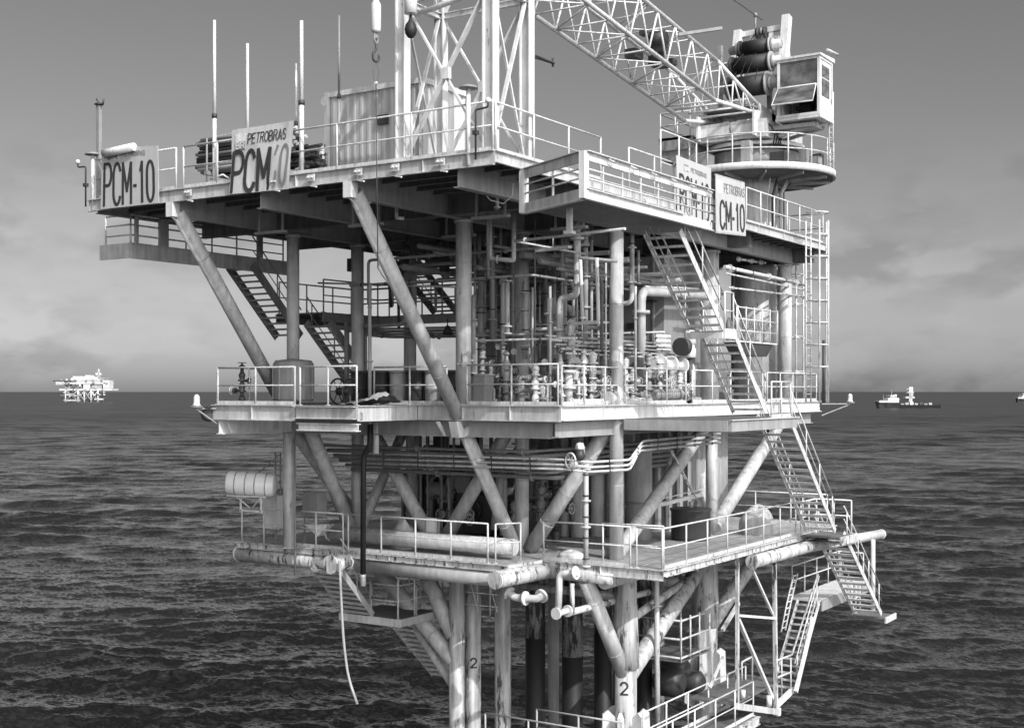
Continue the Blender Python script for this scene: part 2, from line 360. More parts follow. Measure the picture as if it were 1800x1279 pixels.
for x in (33.7, 41.7, 48.0, 29.6):
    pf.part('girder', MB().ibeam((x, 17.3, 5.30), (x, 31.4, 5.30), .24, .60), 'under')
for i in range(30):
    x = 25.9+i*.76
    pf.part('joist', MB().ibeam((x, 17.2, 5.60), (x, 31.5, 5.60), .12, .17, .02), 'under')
# gussets where the two long braces meet the deck edge
for y in (21.5, 28.1):
    g = MB().poly([(25.3, y-.012, 5.42), (25.25, y-.012, 4.98), (25.75, y-.012, 4.75), (26.3, y-.012, 5.0)], (0, .024, 0)).box(25.22, 25.5, y-.13, y+.13, 4.98, 5.39)
    pf.part('gusset', g, 'white')
# MID DECK
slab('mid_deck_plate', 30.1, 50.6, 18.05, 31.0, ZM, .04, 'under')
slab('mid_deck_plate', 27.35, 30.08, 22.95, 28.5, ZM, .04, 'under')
edge((30.07, 22.9, ZM), (30.07, 18.0, ZM), .44, w=.1); edge((30.1, 18.02, ZM), (50.6, 18.02, ZM), .42, 'white', w=.1)
edge((27.3, 28.5, ZM), (27.3, 25.2, ZM), .45, w=.1); edge((27.28, 25.15, ZM-.02), (27.28, 22.9, ZM-.02), .36, w=.16, m='paint')
edge((27.33, 22.92, ZM), (30.05, 22.92, ZM), .44, w=.08); edge((30.05, 28.53, ZM), (27.33, 28.53, ZM), .44, w=.08); edge((30.07, 31.0, ZM), (30.07, 28.6, ZM), .44, w=.1)
pf.part('girder', MB().ibeam((27.25, 28.2, -1.06), (33.5, 28.2, -1.06), .2, .42), 'white'); pf.part('girder', MB().ibeam((27.35, 25.1, -1.0), (27.35, 22.9, -1.0), .22, .22), 'white')
for y in (18.3, 21.6, 24.9, 28.4, 30.8): pf.part('girder', MB().ibeam((30.25, y, -1.06), (50.3, y, -1.06), .22, .44 if y > 19 else .43), 'mid')
for x in (30.4, 33.7, 37.5, 41.7, 48): pf.part('girder', MB().ibeam((x, 18.45, -1.08), (x, 30.9, -1.08), .22, .46), 'mid')
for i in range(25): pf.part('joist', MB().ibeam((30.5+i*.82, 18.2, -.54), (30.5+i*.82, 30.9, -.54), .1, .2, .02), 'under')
# brace node at the mid deck edge
pf.part('gusset', MB().poly([(29.85, 21.36, -.86), (30.0, 21.36, -1.32), (30.75, 21.36, -1.32), (30.75, 21.36, -.86)], (0, .28, 0)), 'white')
pf.part('gusset', MB().poly([(29.6, 21.9, -.86), (29.98, 21.9, -1.28), (30.1, 21.9, -1.28), (29.8, 21.9, -.86)], (0, .03, 0)), 'paint')
# LOWER DECK
slab('lower_deck_plate', 30.85, 47.0, 20.25, 31.0, ZL, .05, 'deck'); slab('lower_deck_plate', 32.35, 47.0, 16.05, 20.24, ZL, .05, 'deck')
edge((30.8, 31.0, ZL+.01), (30.8, 20.2, ZL+.01), .2, 'worn', w=.09); edge((32.3, 20.0, ZL+.01), (32.3, 16.0, ZL+.01), .30, 'worn', w=.07); edge((32.3, 16.02, ZL+.01), (46.3, 16.02, ZL+.01), .2, 'worn', w=.09)
pf.part('edge_beam', MB().bar((30.75, 20.22, ZL-.1), (32.3, 20.0, ZL-.1), .12, .24, (0, 0, 1)), 'worn')
def bigtube(pts, r, m='worn', name='tubular_beam', cap=True):
    mb = MB().path(pts, r, 18); d = (V(pts[1])-V(pts[0])).normalized(); p = V(pts[0])
    if cap: mb.tube(p-d*.05, p+d*.04, r*1.07, n=18)
    pf.part(name, mb, m)
bigtube([(30.95, 31.1, -5.42), (30.95, 26.6, -5.42)], .25); bigtube([(30.0, 26.2, -5.32), (46, 26.2, -5.32)], .27); bigtube([(30.0, 20.1, -5.3), (32.4, 19.9, -5.3)], .25, 'worn'); bigtube([(32.4, 20.0, -5.3), (32.45, 17.6, -5.36)], .22, 'worn', cap=False)
bigtube([(30.95, 25.9, -5.42), (30.95, 20.6, -5.42)], .25, 'mid', cap=False)
bigtube([(32.5, 18.0, -5.5), (46, 18.5, -5.5)], .22, 'paint', cap=False); bigtube([(38.1, 15.75, -5.38), (46.2, 15.75, -5.42)], .21, 'worn'); bigtube([(51.9, 15.9, -5.8), (45.0, 16.6, -5.7)], .19, 'white')
bigtube([(31.9, 27.9, -4.62), (31.9, 20.7, -4.62)], .25, 'paint', 'deck_tube')
for y in (22, 24.2, 28.3, 30): pf.part('girder', MB().ibeam((31.0, y, -5.2), (46.8, y, -5.2), .16, .28), 'mid')
for x in (35, 38, 41, 44): pf.part('girder', MB().ibeam((x, 16.2, -5.2), (x, 30.8, -5.2), .16, .27), 'mid')
# JACKET: legs, conductors and bracing down into the sea
legs = [P(803, X=33.7), P(831, X=34.5), P(884, X=35.2), P(1100, Y=18.2), P(1240, Y=19.1)]
for i, (p, r) in enumerate(zip(legs, (.25, .27, .27, .33, .42))):
    mb = MB().tube((p.x, p.y, -17), (p.x, p.y, -5.3), r, n=24)
    if i > 2: mb.tube((p.x, p.y, -8.3), (p.x, p.y, -6.4), r+.08, r+.02, n=24)
    pf.part('leg', mb, 'leg')
for x, X_, r, z in ((941, 36.5, .33, -5.3), (1006, 37, .35, -5.3), (1060, 38.6, .31, -5.3), (1133, 39.2, .26, -5.3), (1092, 42, .3, -5.3)):
    p = P(x, X=X_); zc = -8.6-.35*math.sin(x)
    pf.part('conductor', MB().tube((p.x, p.y, zc), (p.x, p.y, z), r, n=22), 'conductor'); pf.part('conductor', MB().tube((p.x, p.y, -17), (p.x, p.y, zc), r*1.01, n=22), 'black', label='black splash zone coating on the lower part')
    pf.part('collar', MB().tube((p.x, p.y, -5.9), (p.x, p.y, -5.6), r+.06, n=22), 'conductor')
p = P(973, X=39.5); pf.part('conductor', MB().tube((p.x, p.y, -17), (p.x, p.y, -5.3), .2, n=20), 'mid')
p = P(1160, X=41.5); pf.part('conductor', MB().tube((p.x, p.y, -17), (p.x, p.y, -5.3), .16, n=20), 'grey')
for x, X_, r in ((993, 38, .2), (1015, 38, .24), (1050, 38.6, .24), (1104, 39.2, .26)):
    p = P(x, X=X_); pf.part('conductor', MB().tube((p.x, p.y, -4.98), (p.x, p.y, -1.3), r, n=18), 'paint')
J3, J4, J1 = legs[3], legs[4], legs[0]
brace((32.5, 18.6, -5.5), (J3.x-.1, J3.y, -8.5), .235); brace((J3.x+.1, J3.y, -8.6), (J4.x-.5, J4.y-.2, -5.9), .27, 'leg'); brace((J4.x+.1, J4.y, -8.5), (46.2, 18.7, -5.9), .27, 'leg')
brace((J1.x, J1.y+.1, -7.9), (33.7, 25.6, -5.6), .27); brace((J1.x, J1.y+.1, -8.7), (33.7, 28.0, -5.4), .26); brace((J1.x+.2, J1.y, -9.9), (34.5, 28.8, -5.3), .13)
brace((J3.x, J3.y, -6.2), (legs[2].x, legs[2].y, -6.3), .13, 'leg'); brace((J3.x+.3, J3.y, -6.9), (J4.x-.4, J4.y, -6.3), .13, 'leg')
brace((J4.x, J4.y, -6.8), (J4.x-1, 26, -6.8), .2, 'leg')
for p, z in ((J3, -9.55), (J4, -9.1)):
    for k in range(6):
        a = R(60*k+12); d = V((math.cos(a), math.sin(a), 0)); s_ = V((-d.y, d.x, 0))*.05; c = V((p.x, p.y, 0))
        q = [c+d*.3+V((0, 0, z-.25)), c+d*.55+V((0, 0, z)), c+d*.72+V((0, 0, z-.12)), c+d*.78+V((0, 0, z-1.9)), c+d*.3+V((0, 0, z-2.2))]
        pf.part('fin', MB().poly([v-s_ for v in q], s_*2), 'white')
pf_done = False

# ------------------------------------------------------------ railings
NR = [0]
def rail(label, pts, h=1.1, gap=1.5, r=.026, name='guardrail', group=None, toe=True, mids=(.52,), m='rail', post_r=None, closed=False):
    t = Thing(name, label, 'railing', group); pts = [V(p) for p in pts]; up = V((0, 0, 1))
    t.part('top_rail', MB().path([p+up*h for p in pts], r, 8), m)
    for k in mids: t.part('mid_rail', MB().path([p+up*h*k for p in pts], r*.85, 7), m)
    for a, b in zip(pts, pts[1:]):
        n = max(1, round((b-a).length/gap))
        for i in range(n+1):
            if i == 0 and a != pts[0]: continue
            c = a+(b-a)*i/n
            t.part('post', MB().tube(c-up*.02, c+up*h, post_r or r*1.1, n=8).box(c.x-.05, c.x+.05, c.y-.05, c.y+.05, c.z, c.z+.02), m)
    if toe:
        mb = MB()
        for a, b in zip(pts, pts[1:]): mb.bar(a+up*.06, b+up*.06, .012, .11, up)
        t.part('toe_board', mb, m)
    return t.done()
# ------------------------------------------------------------ stairs
def stair(label, a, b, w, n, rails=(1, 1), cat='stairs', m='rail', sh=.2, hr=.95, nposts=3, treadd=.22, group=None):
    """a, b: top and bottom of the near stringer; w: vector to the far one"""
    t = Thing('staircase', label, cat, group); a = V(a); b = V(b); w = V(w); up = V((0, 0, 1)); d = (b-a).normalized()
    hd = V((b.x-a.x, b.y-a.y, 0)).normalized(); wn = w.normalized()
    for o in (V((0, 0, 0)), w):
        mb = MB().bar(a+o, b+o, .025, sh, up); mb.bar(a+o+wn*.02*(1 if o.length < .1 else -1)+d.cross(wn)*0, b+o+wn*.02*(1 if o.length < .1 else -1), .05, .03, up)
        t.part('stringer', mb, m)
    base = None
    for i in range(n):
        c = a+(b-a)*((i+.6)/n)
        mb = MB().bar(c+wn*.02, c+w-wn*.02, treadd, .035, up); mb.bar(c+wn*.02-hd*treadd*.5-up*.03, c+w-wn*.02-hd*treadd*.5-up*.03, .02, .05, up)
        t.part('tread', mb, m)
    for k, o in enumerate((V((0, 0, 0)), w)):
        if not rails[k]: continue
        t.part('handrail', MB().path([a+o+up*hr, b+o+up*hr], .024, 8), m); t.part('knee_rail', MB().path([a+o+up*hr*.52, b+o+up*hr*.52], .018, 7), m)
        for i in range(nposts):
            c = a+(b-a)*((i+.25)/(nposts-.5))+o; t.part('post', MB().tube(c, c+up*hr, .022, n=7), m)
    return t.done()

# top deck rails
rail('handrail on the top deck between the far left sign and the cloth banner', [(25.4, 27.7, ZT), (25.4, 25.0, ZT)], 1.2, 1.35)
rail('short handrail behind the hanging wire pipes at the far left end of the top deck', [(25.4, 31.6, ZT), (25.4, 28.0, ZT)], 1.2, 1.4)
rail('long top deck handrail in front of the container, meeting at the tower corner', [(25.42, 24.8, ZT), (25.42, 22.0, ZT), (25.42, 17.12, ZT)], 1.2, 2.4)
rail('handrail running right from the lattice tower corner above the boxed walkway', [(25.55, 17.12, ZT), (30.7, 17.12, ZT)], 1.2, 1.55)
rail('tall two panel gate frame on the top deck right of the lattice tower', [(34.4, 17.14, ZT+.3), (36.9, 17.14, ZT+.3)], 1.75, 1.2, toe=False, mids=(.45,))
rail('plain rail panel left of the tall gate frame on the top deck', [(32.4, 17.15, ZT), (34.0, 17.15, ZT), (36.6, 17.15, ZT)], 1.2, 1.6, toe=False)
rail('top deck handrail from the sunlit right hand sign to the far right corner', [(40.9, 17.14, ZT), (48.5, 17.14, ZT), (48.5, 24, ZT)], 1.2, 1.3)
# boxed walkway hung outside the right face
wk = Thing('cantilever_walkway', 'white boxed walkway with pipe rails hung outside the right face of the top deck', 'walkway')
wx0, wx1, wy0, wy1, wz0, wz1 = 25.25, 32.55, 14.5, 17.0, 4.36, 5.46
e0 = V((wx0, wy0, 0)); e1 = V((26.55, wy1-.04, 0)); u = V((0, 0, 1)); dd = (e1-e0).normalized()
def hb(a, b, za, h, w=.12, m='white', nm='beam'): wk.part(nm, MB().bar(V((a[0], a[1], za+h/2)), V((b[0], b[1], za+h/2)), w, h, u), m)
wk.part('walkway_floor', MB().poly([(wx0+.1, wy0+.1, wz0+.1), (wx1, wy0+.1, wz0+.1), (wx1, wy1-.1, wz0+.1), (26.6, wy1-.1, wz0+.1)], (0, 0, .05)), 'under')
hb((wx0, wy0), (wx1, wy0), wz0+.0, .24, .05); wk.part('flange', MB().bar((wx0, wy0-.05, wz0+.01), (wx1, wy0-.05, wz0+.01), .1, .022, u).bar((wx0, wy0-.05, wz0+.25), (wx1-2.2, wy0-.05, wz0+.25), .1, .02, u), 'white')
hb(e0+dd*.03, e1, wz0-.0, .26, .05, 'paint'); hb(e0+dd*.03, e1, wz1-.24, .24, .05, 'paint'); hb((wx0, wy0), (wx1, wy0), wz1-.2, .2, .05)
wk.part('flange', MB().bar((wx0, wy0-.04, wz1), (wx1, wy0-.04, wz1), .16, .02, u).bar(e0+u*(wz1+.003)+dd*.1, e1+u*(wz1+.003), .18, .02, u), 'white')
wk.part('flange', MB().bar(e0+u*(wz0+.003)+dd*.1, e1+u*(wz0+.003), .16, .02, u), 'white')
for c in (e0+dd*.02, e1, V((wx1, wy0, 0))): wk.part('corner_post', MB().box(c.x-.11, c.x+.11, c.y-.07, c.y+.07, wz0+.02, wz1-.01), 'white')
for z in (.5, .72):
    wk.part('pipe_rail', MB().tube((wx0, wy0+.02, wz0+z), (wx1, wy0+.02, wz0+z), .025), 'rail'); wk.part('pipe_rail', MB().tube(e0+u*(wz0+z), e1+u*(wz0+z), .022), 'rail')
for i in range(7):
    x = wx0+.9+i*.95; wk.part('post', MB().bar((x, wy0+.02, wz0+.2), (x, wy0+.02, wz1-.2), .05, .03, (0, 1, 0)), 'rail')
c = (e0+e1)/2; wk.part('post', MB().bar(c+u*(wz0+.2), c+u*(wz1-.2), .05, .03, dd), 'rail')
for i in range(6):
    x = wx0+1+i*1.1; wk.part('hook', MB().path([(x, wy0-.07, wz1-.02), (x, wy0-.13, wz1-.08), (x+.22, wy0-.13, wz1-.1), (x+.22, wy0-.06, wz1-.03)], .015, 6), 'rail')
wk.part('hanger', MB().box(26.5, 26.62, 15.6, 15.72, 3.85, wz0+.05).box(26.45, 26.67, 15.55, 15.77, 3.78, 3.86), 'white')
wk.done()
# right hand stair tower
WY = V((0, 1.05, 0))
stair('upper white flight of stairs down from the boxed walkway to the small square landing', (30.75, 14.75, 4.25), (33.55, 14.75, 1.8), WY, 11, nposts=3)
stair('second white flight of stairs from the small square landing to the mid deck landing', (34.25, 14.75, 1.75), (36.7, 14.75, -.62), WY, 10, nposts=3)
stair('long white flight of stairs from mid deck landing to lower deck over open sea', (38.6, 14.75, -.75), (43.0, 14.75, -4.8), WY, 17, nposts=4)
stair('lowest white flight of stairs on the right, hanging over the sea below the lower deck', (43.9, 14.75, -4.95), (48.2, 14.75, -8.4), WY, 14, nposts=4)
lt = Thing('stair_landing', 'small square landing of bright bars halfway down the upper white stairs', 'landing')
lt.part('floor', MB().box(33.55, 34.25, 14.75, 15.8, 1.62, 1.68), 'grating'); lt.part('frame', MB().box(33.5, 34.3, 14.68, 14.74, 1.5, 1.78).box(33.45, 33.53, 14.74, 15.85, 1.5, 1.68), 'white')
for i in range(4): lt.part('slat', MB().box(33.56+i*.17, 33.64+i*.17, 14.76, 15.79, 1.69, 1.72), 'rail')
lt.done()
rail('white rail cage round the small square landing of the right hand stairs', [(33.6, 14.73, 1.72), (34.2, 14.73, 1.72)], 1.1, .6, toe=False)
lt = Thing('stair_landing', 'large dark sided landing at mid deck level between the two white stair flights', 'landing')
lt.part('floor', MB().box(33.6, 38.6, 14.6, 17.9, -.86, -.80), 'grating'); lt.part('beam', MB().box(33.55, 38.7, 14.5, 14.58, -1.13, -.80), 'mid'); lt.part('beam', MB().box(33.5, 33.58, 14.6, 17.9, -1.13, -.82).box(38.62, 38.7, 14.6, 17.9, -1.13, -.82), 'mid'); lt.part('flange', MB().box(33.5, 38.75, 14.44, 14.5, -.82, -.79), 'rail'); lt.done()
rail('rails beside the mid deck landing at the head of the long white flight', [(36.9, 14.65, -.8), (38.5, 14.65, -.8)], 1.1, .8)
lt = Thing('stair_landing', 'rusty edged landing at lower deck level between the long and the lowest white flights', 'landing')
lt.part('floor', MB().box(43.0, 44.6, 14.6, 16.0, -5.06, -5.0), 'grating'); lt.part('beam', MB().box(42.95, 44.7, 14.52, 14.58, -5.28, -5.0), 'worn'); lt.part('beam', MB().box(44.62, 44.7, 14.6, 16.0, -5.28, -5.02), 'worn'); lt.done()
rail('white rail cage around the landing between the long and lowest stairs', [(43.0, 15.98, -5), (44.55, 15.98, -5), (44.55, 14.7, -5)], 1.15, .7, toe=False)
lt = Thing('stair_landing', 'small platform at the foot of the lowest white stairs beside the thin vertical pipe', 'landing')
lt.part('floor', MB().box(48.1, 49.3, 14.6, 16.0, -8.6, -8.54), 'grating'); lt.part('beam', MB().box(48.05, 49.35, 14.52, 14.58, -8.72, -8.5), 'rail'); lt.done()
rail('short rail beside the foot of the lowest white stairs', [(48.2, 15.9, -8.54), (49.2, 15.9, -8.54)], 1.1, .5, toe=False)
one('standpipe', MB().path([(49.9, 15.6, -5.8), (49.9, 15.6, -8.7)], .085, 12).tube((49.9, 15.6, -8.75), (49.9, 15.6, -8.6), .16, n=12), 'white', 'white vertical pipe hanging beside the lowest flight of stairs', 'pipe')
# left hand stairs at the back of the top level
stair('dark flight of stairs under the hanging walkway at the left, seen against the sky', (31.6, 31.1, 4.3), (34.0, 31.1, 1.95), (0, 1.15, 0), 12, m='grey', rails=(1, 0), sh=.32)
stair('dark flight of stairs from the mezzanine to the mid deck, behind the left columns', (33.6, 29.4, 2.4), (36.6, 29.4, -.35), (0, 1.1, 0), 13, m='grey', rails=(0, 1), sh=.32)
hw = Thing('hanging_walkway', 'grey box beamed walkway hanging below the far left corner of the top deck', 'walkway')
hw.part('floor', MB().box(26.6, 33.5, 31.3, 32.6, 4.45, 4.5), 'under'); hw.part('beam', MB().ibeam((26.55, 31.25, 4.33), (33.5, 31.25, 4.33), .12, .48), 'paint'); hw.part('beam', MB().bar((26.52, 31.25, 4.33), (26.52, 32.65, 4.33), .06, .46, u), 'paint')
hw.part('hanger', MB().box(27.7, 28.0, 31.2, 31.32, 4.58, 5.4), 'mid'); hw.part('hanger', MB().box(26.7, 26.8, 31.2, 31.3, 4.58, 5.4), 'mid'); hw.part('hanger', MB().box(32.0, 32.2, 31.2, 31.32, 4.58, 5.4), 'mid'); hw.done()
rail('pipe rails of the hanging walkway under the far left corner of the top deck', [(26.65, 32.55, 4.5), (26.65, 31.4, 4.5), (33.4, 31.4, 4.5)], .95, 1.2, mids=(.35, .68), m='rail', toe=False)
mz = Thing('mezzanine', 'dark grated mezzanine gallery halfway up behind the left columns', 'gallery')
mz.part('floor', MB().box(33.9, 38.4, 30.0, 32.2, 2.72, 2.78).box(37.0, 38.4, 21.0, 29.98, 2.72, 2.78), 'grating')
mz.part('beam', MB().ibeam((33.9, 30.0, 2.6), (37.0, 30.0, 2.6), .12, .3), 'grey'); mz.part('beam', MB().ibeam((37.0, 30.0, 2.6), (37.0, 21.0, 2.6), .12, .3), 'grey'); mz.part('beam', MB().ibeam((33.9, 32.2, 2.6), (38.4, 32.2, 2.6), .12, .3), 'grey'); mz.done()
rail('dark handrail on the near side of the mezzanine gallery', [(34.0, 30.05, 2.78), (37.0, 30.05, 2.78), (37.0, 21.2, 2.78)], 1.15, 1.6, m='mid', toe=False)
rail('dark handrail on the far side of the mezzanine gallery', [(34.0, 32.15, 2.78), (38.35, 32.15, 2.78), (38.35, 21.2, 2.78)], 1.15, 1.6, m='mid', toe=False)
# mid deck rails
rail('handrail round the projecting left bay of the mid deck', [(27.4, 28.4, ZM), (27.4, 25.3, ZM)], 1.1, 1.55)
rail('handrail on the mid deck edge left of the long brace, before the dark barrels', [(27.4, 25.1, ZM), (27.4, 23.0, ZM)], 1.1, 1.05, toe=False)
rail('handrail on the mid deck edge in front of the row of dark barrels', [(30.12, 24.6, ZM), (30.12, 21.9, ZM)], 1.12, 1.1)
rail('mid deck handrail right of the banded column, in front of the process pipes', [(30.15, 21.2, ZM), (30.15, 18.15, ZM)], 1.15, 1.3)
rail('bright handrail on the right face of the mid deck in front of the valves', [(30.3, 18.12, ZM), (34.0, 18.12, ZM), (38.2, 18.12, ZM)], 1.1, 1.4)
rail('bright handrail on the right face of the mid deck behind the white stairs', [(38.7, 18.12, ZM), (45.0, 18.12, ZM)], 1.1, 1.4)
rail('bright handrail at the far right corner of the mid deck beside the caged ladder', [(45.2, 18.12, ZM), (50.5, 18.12, ZM), (50.5, 22, ZM)], 1.1, 1.3)
rail('handrail at the far left end of the mid deck seen edge on', [(27.42, 28.45, ZM), (30.1, 28.45, ZM)], 1.1, 1.3, toe=False)
# lower deck rails
rail('handrail at the left end of the lower deck in front of the raft canister', [(30.9, 30.9, ZL), (30.9, 28.9, ZL)], 1.15, 1.0, toe=False)
rail('handrail on the lower deck edge left of the black hose', [(30.9, 28.75, ZL), (30.9, 26.5, ZL)], 1.15, 1.2)
rail('long handrail on the lower deck edge in front of the deck tube', [(30.92, 26.3, ZL), (30.92, 21.0, ZL)], 1.15, 1.32)
rail('small rail panel at the foot of the long brace on the lower deck', [(30.95, 20.75, ZL), (31.6, 20.3, ZL)], 1.15, .9, toe=False)
rail('handrail on the stepped corner of the lower deck before the slanting struts', [(32.4, 20.0, ZL), (32.4, 17.1, ZL)], 1.15, 1.4)
rail('bright rail panel at the near corner of the lower deck before the white column', [(32.4, 16.9, ZL), (32.42, 16.1, ZL)], 1.15, .9, toe=False)
rail('bright rail panel on the near corner of the lower deck beside the long rising handrail', [(32.42, 18.0, ZL+.003), (32.6, 16.15, ZL+.003)], 1.2, 2, toe=False)
rail('long bright handrail on the right face of the lower deck', [(32.5, 16.1, ZL), (42.8, 16.1, ZL)], 1.15, 1.5)
rail('handrail at the back right of the lower deck seen past the stairs', [(46.6, 16.3, ZL), (46.6, 22, ZL)], 1.15, 1.5)
# boat landing level low over the sea
bl = Thing('boat_landing', 'dark grated walkway ring low over the sea around the jacket legs', 'walkway')
bl.part('floor', MB().box(30.4, 38.6, 15.8, 17.0, ZB-.06, ZB).box(30.4, 31.6, 17.0, 20.9, ZB-.06, ZB), 'grating')
bl.part('beam', MB().ibeam((30.3, 15.75, ZB-.14), (38.6, 15.75, ZB-.14), .12, .26), 'worn'); bl.part('beam', MB().ibeam((30.35, 15.8, ZB-.14), (30.35, 20.9, ZB-.14), .12, .26), 'worn'); bl.done()
rail('handrail on the left side of the low walkway over the sea', [(30.5, 20.8, ZB), (30.5, 16.4, ZB)], 1.1, 1.6, m='mid')
rail('handrail on the right side of the low walkway over the sea', [(31.2, 15.9, ZB), (38.5, 15.9, ZB)], 1.1, 1.5)
rail('inner handrail of the low walkway between the jacket legs', [(33, 17.0, ZB), (40.5, 17.0, ZB)], 1.1, 1.6)
rail('second handrail close behind the left rail of the low walkway', [(31.7, 19.8, ZB), (31.7, 17.0, ZB)], 1.1, 1.4, m='mid', toe=False)
Z0 = V((0, 0, 1))
def quad(c, u, v):  # TL TR BR BL, u right, v down
    return c[0]*(1-u)*(1-v)+c[1]*u*(1-v)+c[2]*u*v+c[3]*(1-u)*v
def arc(cx_, cy_, rx, ry, a0, a1, n=9): return [(cx_+rx*math.cos(R(a0+(a1-a0)*i/n)), cy_+ry*math.sin(R(a0+(a1-a0)*i/n))) for i in range(n+1)]
GL = {'P': [[(0, 0), (0, 1), (.55, 1)]+arc(.55, .74, .45, .26, 90, -90)+[(0, .48)]], 'C': [arc(.5, .68, .5, .32, 25, 180)+arc(.5, .32, .5, .32, 180, 335)], 'M': [[(0, 0), (0, 1), (.5, .3), (1, 1), (1, 0)]],
 '-': [[(.1, .42), (.7, .42)]], '1': [[(.15, .78), (.5, 1), (.5, 0)]], '0': [arc(.5, .68, .46, .32, 0, 180)+arc(.5, .32, .46, .32, 180, 360)+[(.96, .68)]], 'E': [[(.9, 1), (0, 1), (0, 0), (.9, 0)], [(0, .52), (.75, .52)]], 'T': [[(0, 1), (1, 1)], [(.5, 1), (.5, 0)]],
 'R': [[(0, 0), (0, 1), (.55, 1)]+arc(.55, .76, .42, .24, 90, -90)+[(0, .52)], [(.5, .52), (1, 0)]], 'O': [arc(.5, .62, .5, .38, 0, 180)+arc(.5, .38, .5, .38, 180, 360)+[(1, .62)]], 'B': [[(0, 0), (0, 1), (.5, 1)]+arc(.5, .76, .38, .24, 90, -90)+[(0, .52), (.55, .52)]+arc(.55, .26, .42, .26, 90, -90)+[(0, 0)]],
 'A': [[(0, 0), (.5, 1), (1, 0)], [(.2, .33), (.8, .33)]], 'S': [arc(.5, .75, .45, .25, 20, 270, 12)+arc(.5, .25, .45, .25, 90, -160, 12)], '2': [arc(.5, .68, .45, .32, 170, -20, 10)+[(.05, 0), (1, 0)]]}
WID = {'-': .55, '1': .62, 'M': 1.15}
def text_mb(s, c, box, nrm, bold=.1, lift=.014, th=.004, **kw):
    """stroke letters laid on a four cornered panel c inside box u0,u1,v0,v1; bold is the stroke as a share of the letter width"""
    u0, u1, v0, v1 = box; gap = .34; tot = sum(WID.get(ch, 1) for ch in s)+gap*(len(s)-1); k = (u1-u0)/tot; x = 0; mb = MB(); bw = (.16 if s[0] in 'PC-' and len(s) < 8 else .12) if bold < .05 else bold
    wu = (c[1]-c[0]).length*(u1-u0)/tot; wv = (c[3]-c[0]).length*(v1-v0); hw = bw*wu
    for n_, ch in enumerate(s):
        w = WID.get(ch, 1)
        for st in GL[ch]:
            q0 = [(x*1.0+w*a, b) for a, b in st]; sub = 4 if s == '2' else 1
            q = [(a[0]+(b_[0]-a[0])*k_/sub, a[1]+(b_[1]-a[1])*k_/sub) for a, b_ in zip(q0, q0[1:]) for k_ in range(sub)]+[q0[-1]]; m = len(q)      # in letter units across, 0..1 up
            for i in range(m-1):
                ax_, ay, bx_, by = q[i][0]*wu, q[i][1]*wv, q[i+1][0]*wu, q[i+1][1]*wv; dx, dy = bx_-ax_, by-ay; L_ = math.hypot(dx, dy)
                if L_ < 1e-6: continue
                dx, dy = dx/L_, dy/L_; px_, py_ = -dy*hw, dx*hw; e = hw*.5; cs = []
                for X_, Y_ in ((ax_-dx*e+px_, ay-dy*e+py_), (ax_-dx*e-px_, ay-dy*e-py_), (bx_+dx*e-px_, by+dy*e-py_), (bx_+dx*e+px_, by+dy*e+py_)):
                    cs.append(quad(c, u0+k*X_/wu, v1-(v1-v0)*Y_/wv)+nrm*(lift+.0003*((i+n_) % 5)))
                mb.poly(cs, nrm*th)
        x += w+gap
    return mb
def panel(c, box, nrm, th=.008, lift=.0): 
    u0, u1, v0, v1 = box; return MB().poly([quad(c, u0, v0)+nrm*lift, quad(c, u0, v1)+nrm*lift, quad(c, u1, v1)+nrm*lift, quad(c, u1, v0)+nrm*lift], nrm*th)
def cloth(c, nrm, nu=36, nv=24, amp=.03, ph=0, dim=1.0):
    mb = MB()
    for j in range(nv+1):
        for i in range(nu+1):
            u, v = i/nu, j/nv
            w = math.sin((u*1.2+v*.7)*9+ph)*amp*.5+math.sin((u*.9-v*1.1)*6+ph*2)*amp*.5+amp*.8*math.exp(-((u-v*-.35-.95)/.06)**2)
            mb.v.append(quad(c, u, v)+nrm*w*dim)
    n = nu+1; b = len(mb.v)
    for k in range(b): mb.v.append(mb.v[k]-nrm*.006)
    for j in range(nv):
        for i in range(nu):
            q = (j*n+i, (j+1)*n+i, (j+1)*n+i+1, j*n+i+1); mb.f.append(q); mb.s.append(True); mb.f.append(tuple(b+x for x in reversed(q))); mb.s.append(True)
    return mb
NX = V((-1, 0, 0)); NY = V((0, -1, 0))
# sign far left
c = [P(180, 262, X=25.18), P(278, 256, X=25.18), P(280, 357, X=25.18), P(178, 368, X=25.18)]
s = Thing('platform_sign', 'white board lettered PCM-10 at the far left corner of the top deck', 'sign', 'platform name signs')
s.part('board', panel(c, (0, 1, 0, 1), NX, .02), 'sign'); s.part('lettering', text_mb('PCM-10', c, (.06, .93, .26, .95), NX, lift=.026, bold=.006), 'ink'); s.part('small_lettering', text_mb('PETROBRAS', c, (.38, .78, .07, .145), NX, lift=.026, bold=.006), 'fade')
s.part('logo', panel(c, (.08, .32, .05, .2), NX, .004, .022), 'white'); s.part('logo', text_mb('BR', c, (.11, .29, .11, .18), NX, lift=.03, bold=.03), 'fade'); s.done()
rl = MB().path([P(183, 270, X=25.05), P(200, 266, X=25.05), P(236, 258, X=25.1)], .12, 14)
t = Thing('floodlight', 'pale tubular floodlight over the top edge of the far left sign', 'lamp'); t.part('housing', rl, 'white'); t.part('lens', MB().tube(P(181, 271, X=25.03), P(183, 270, X=25.05), .13, n=14), 'glass'); t.part('arm', MB().tube(P(200, 266, X=25.05), P(196, 284, X=25.3), .02), 'rail'); t.done()
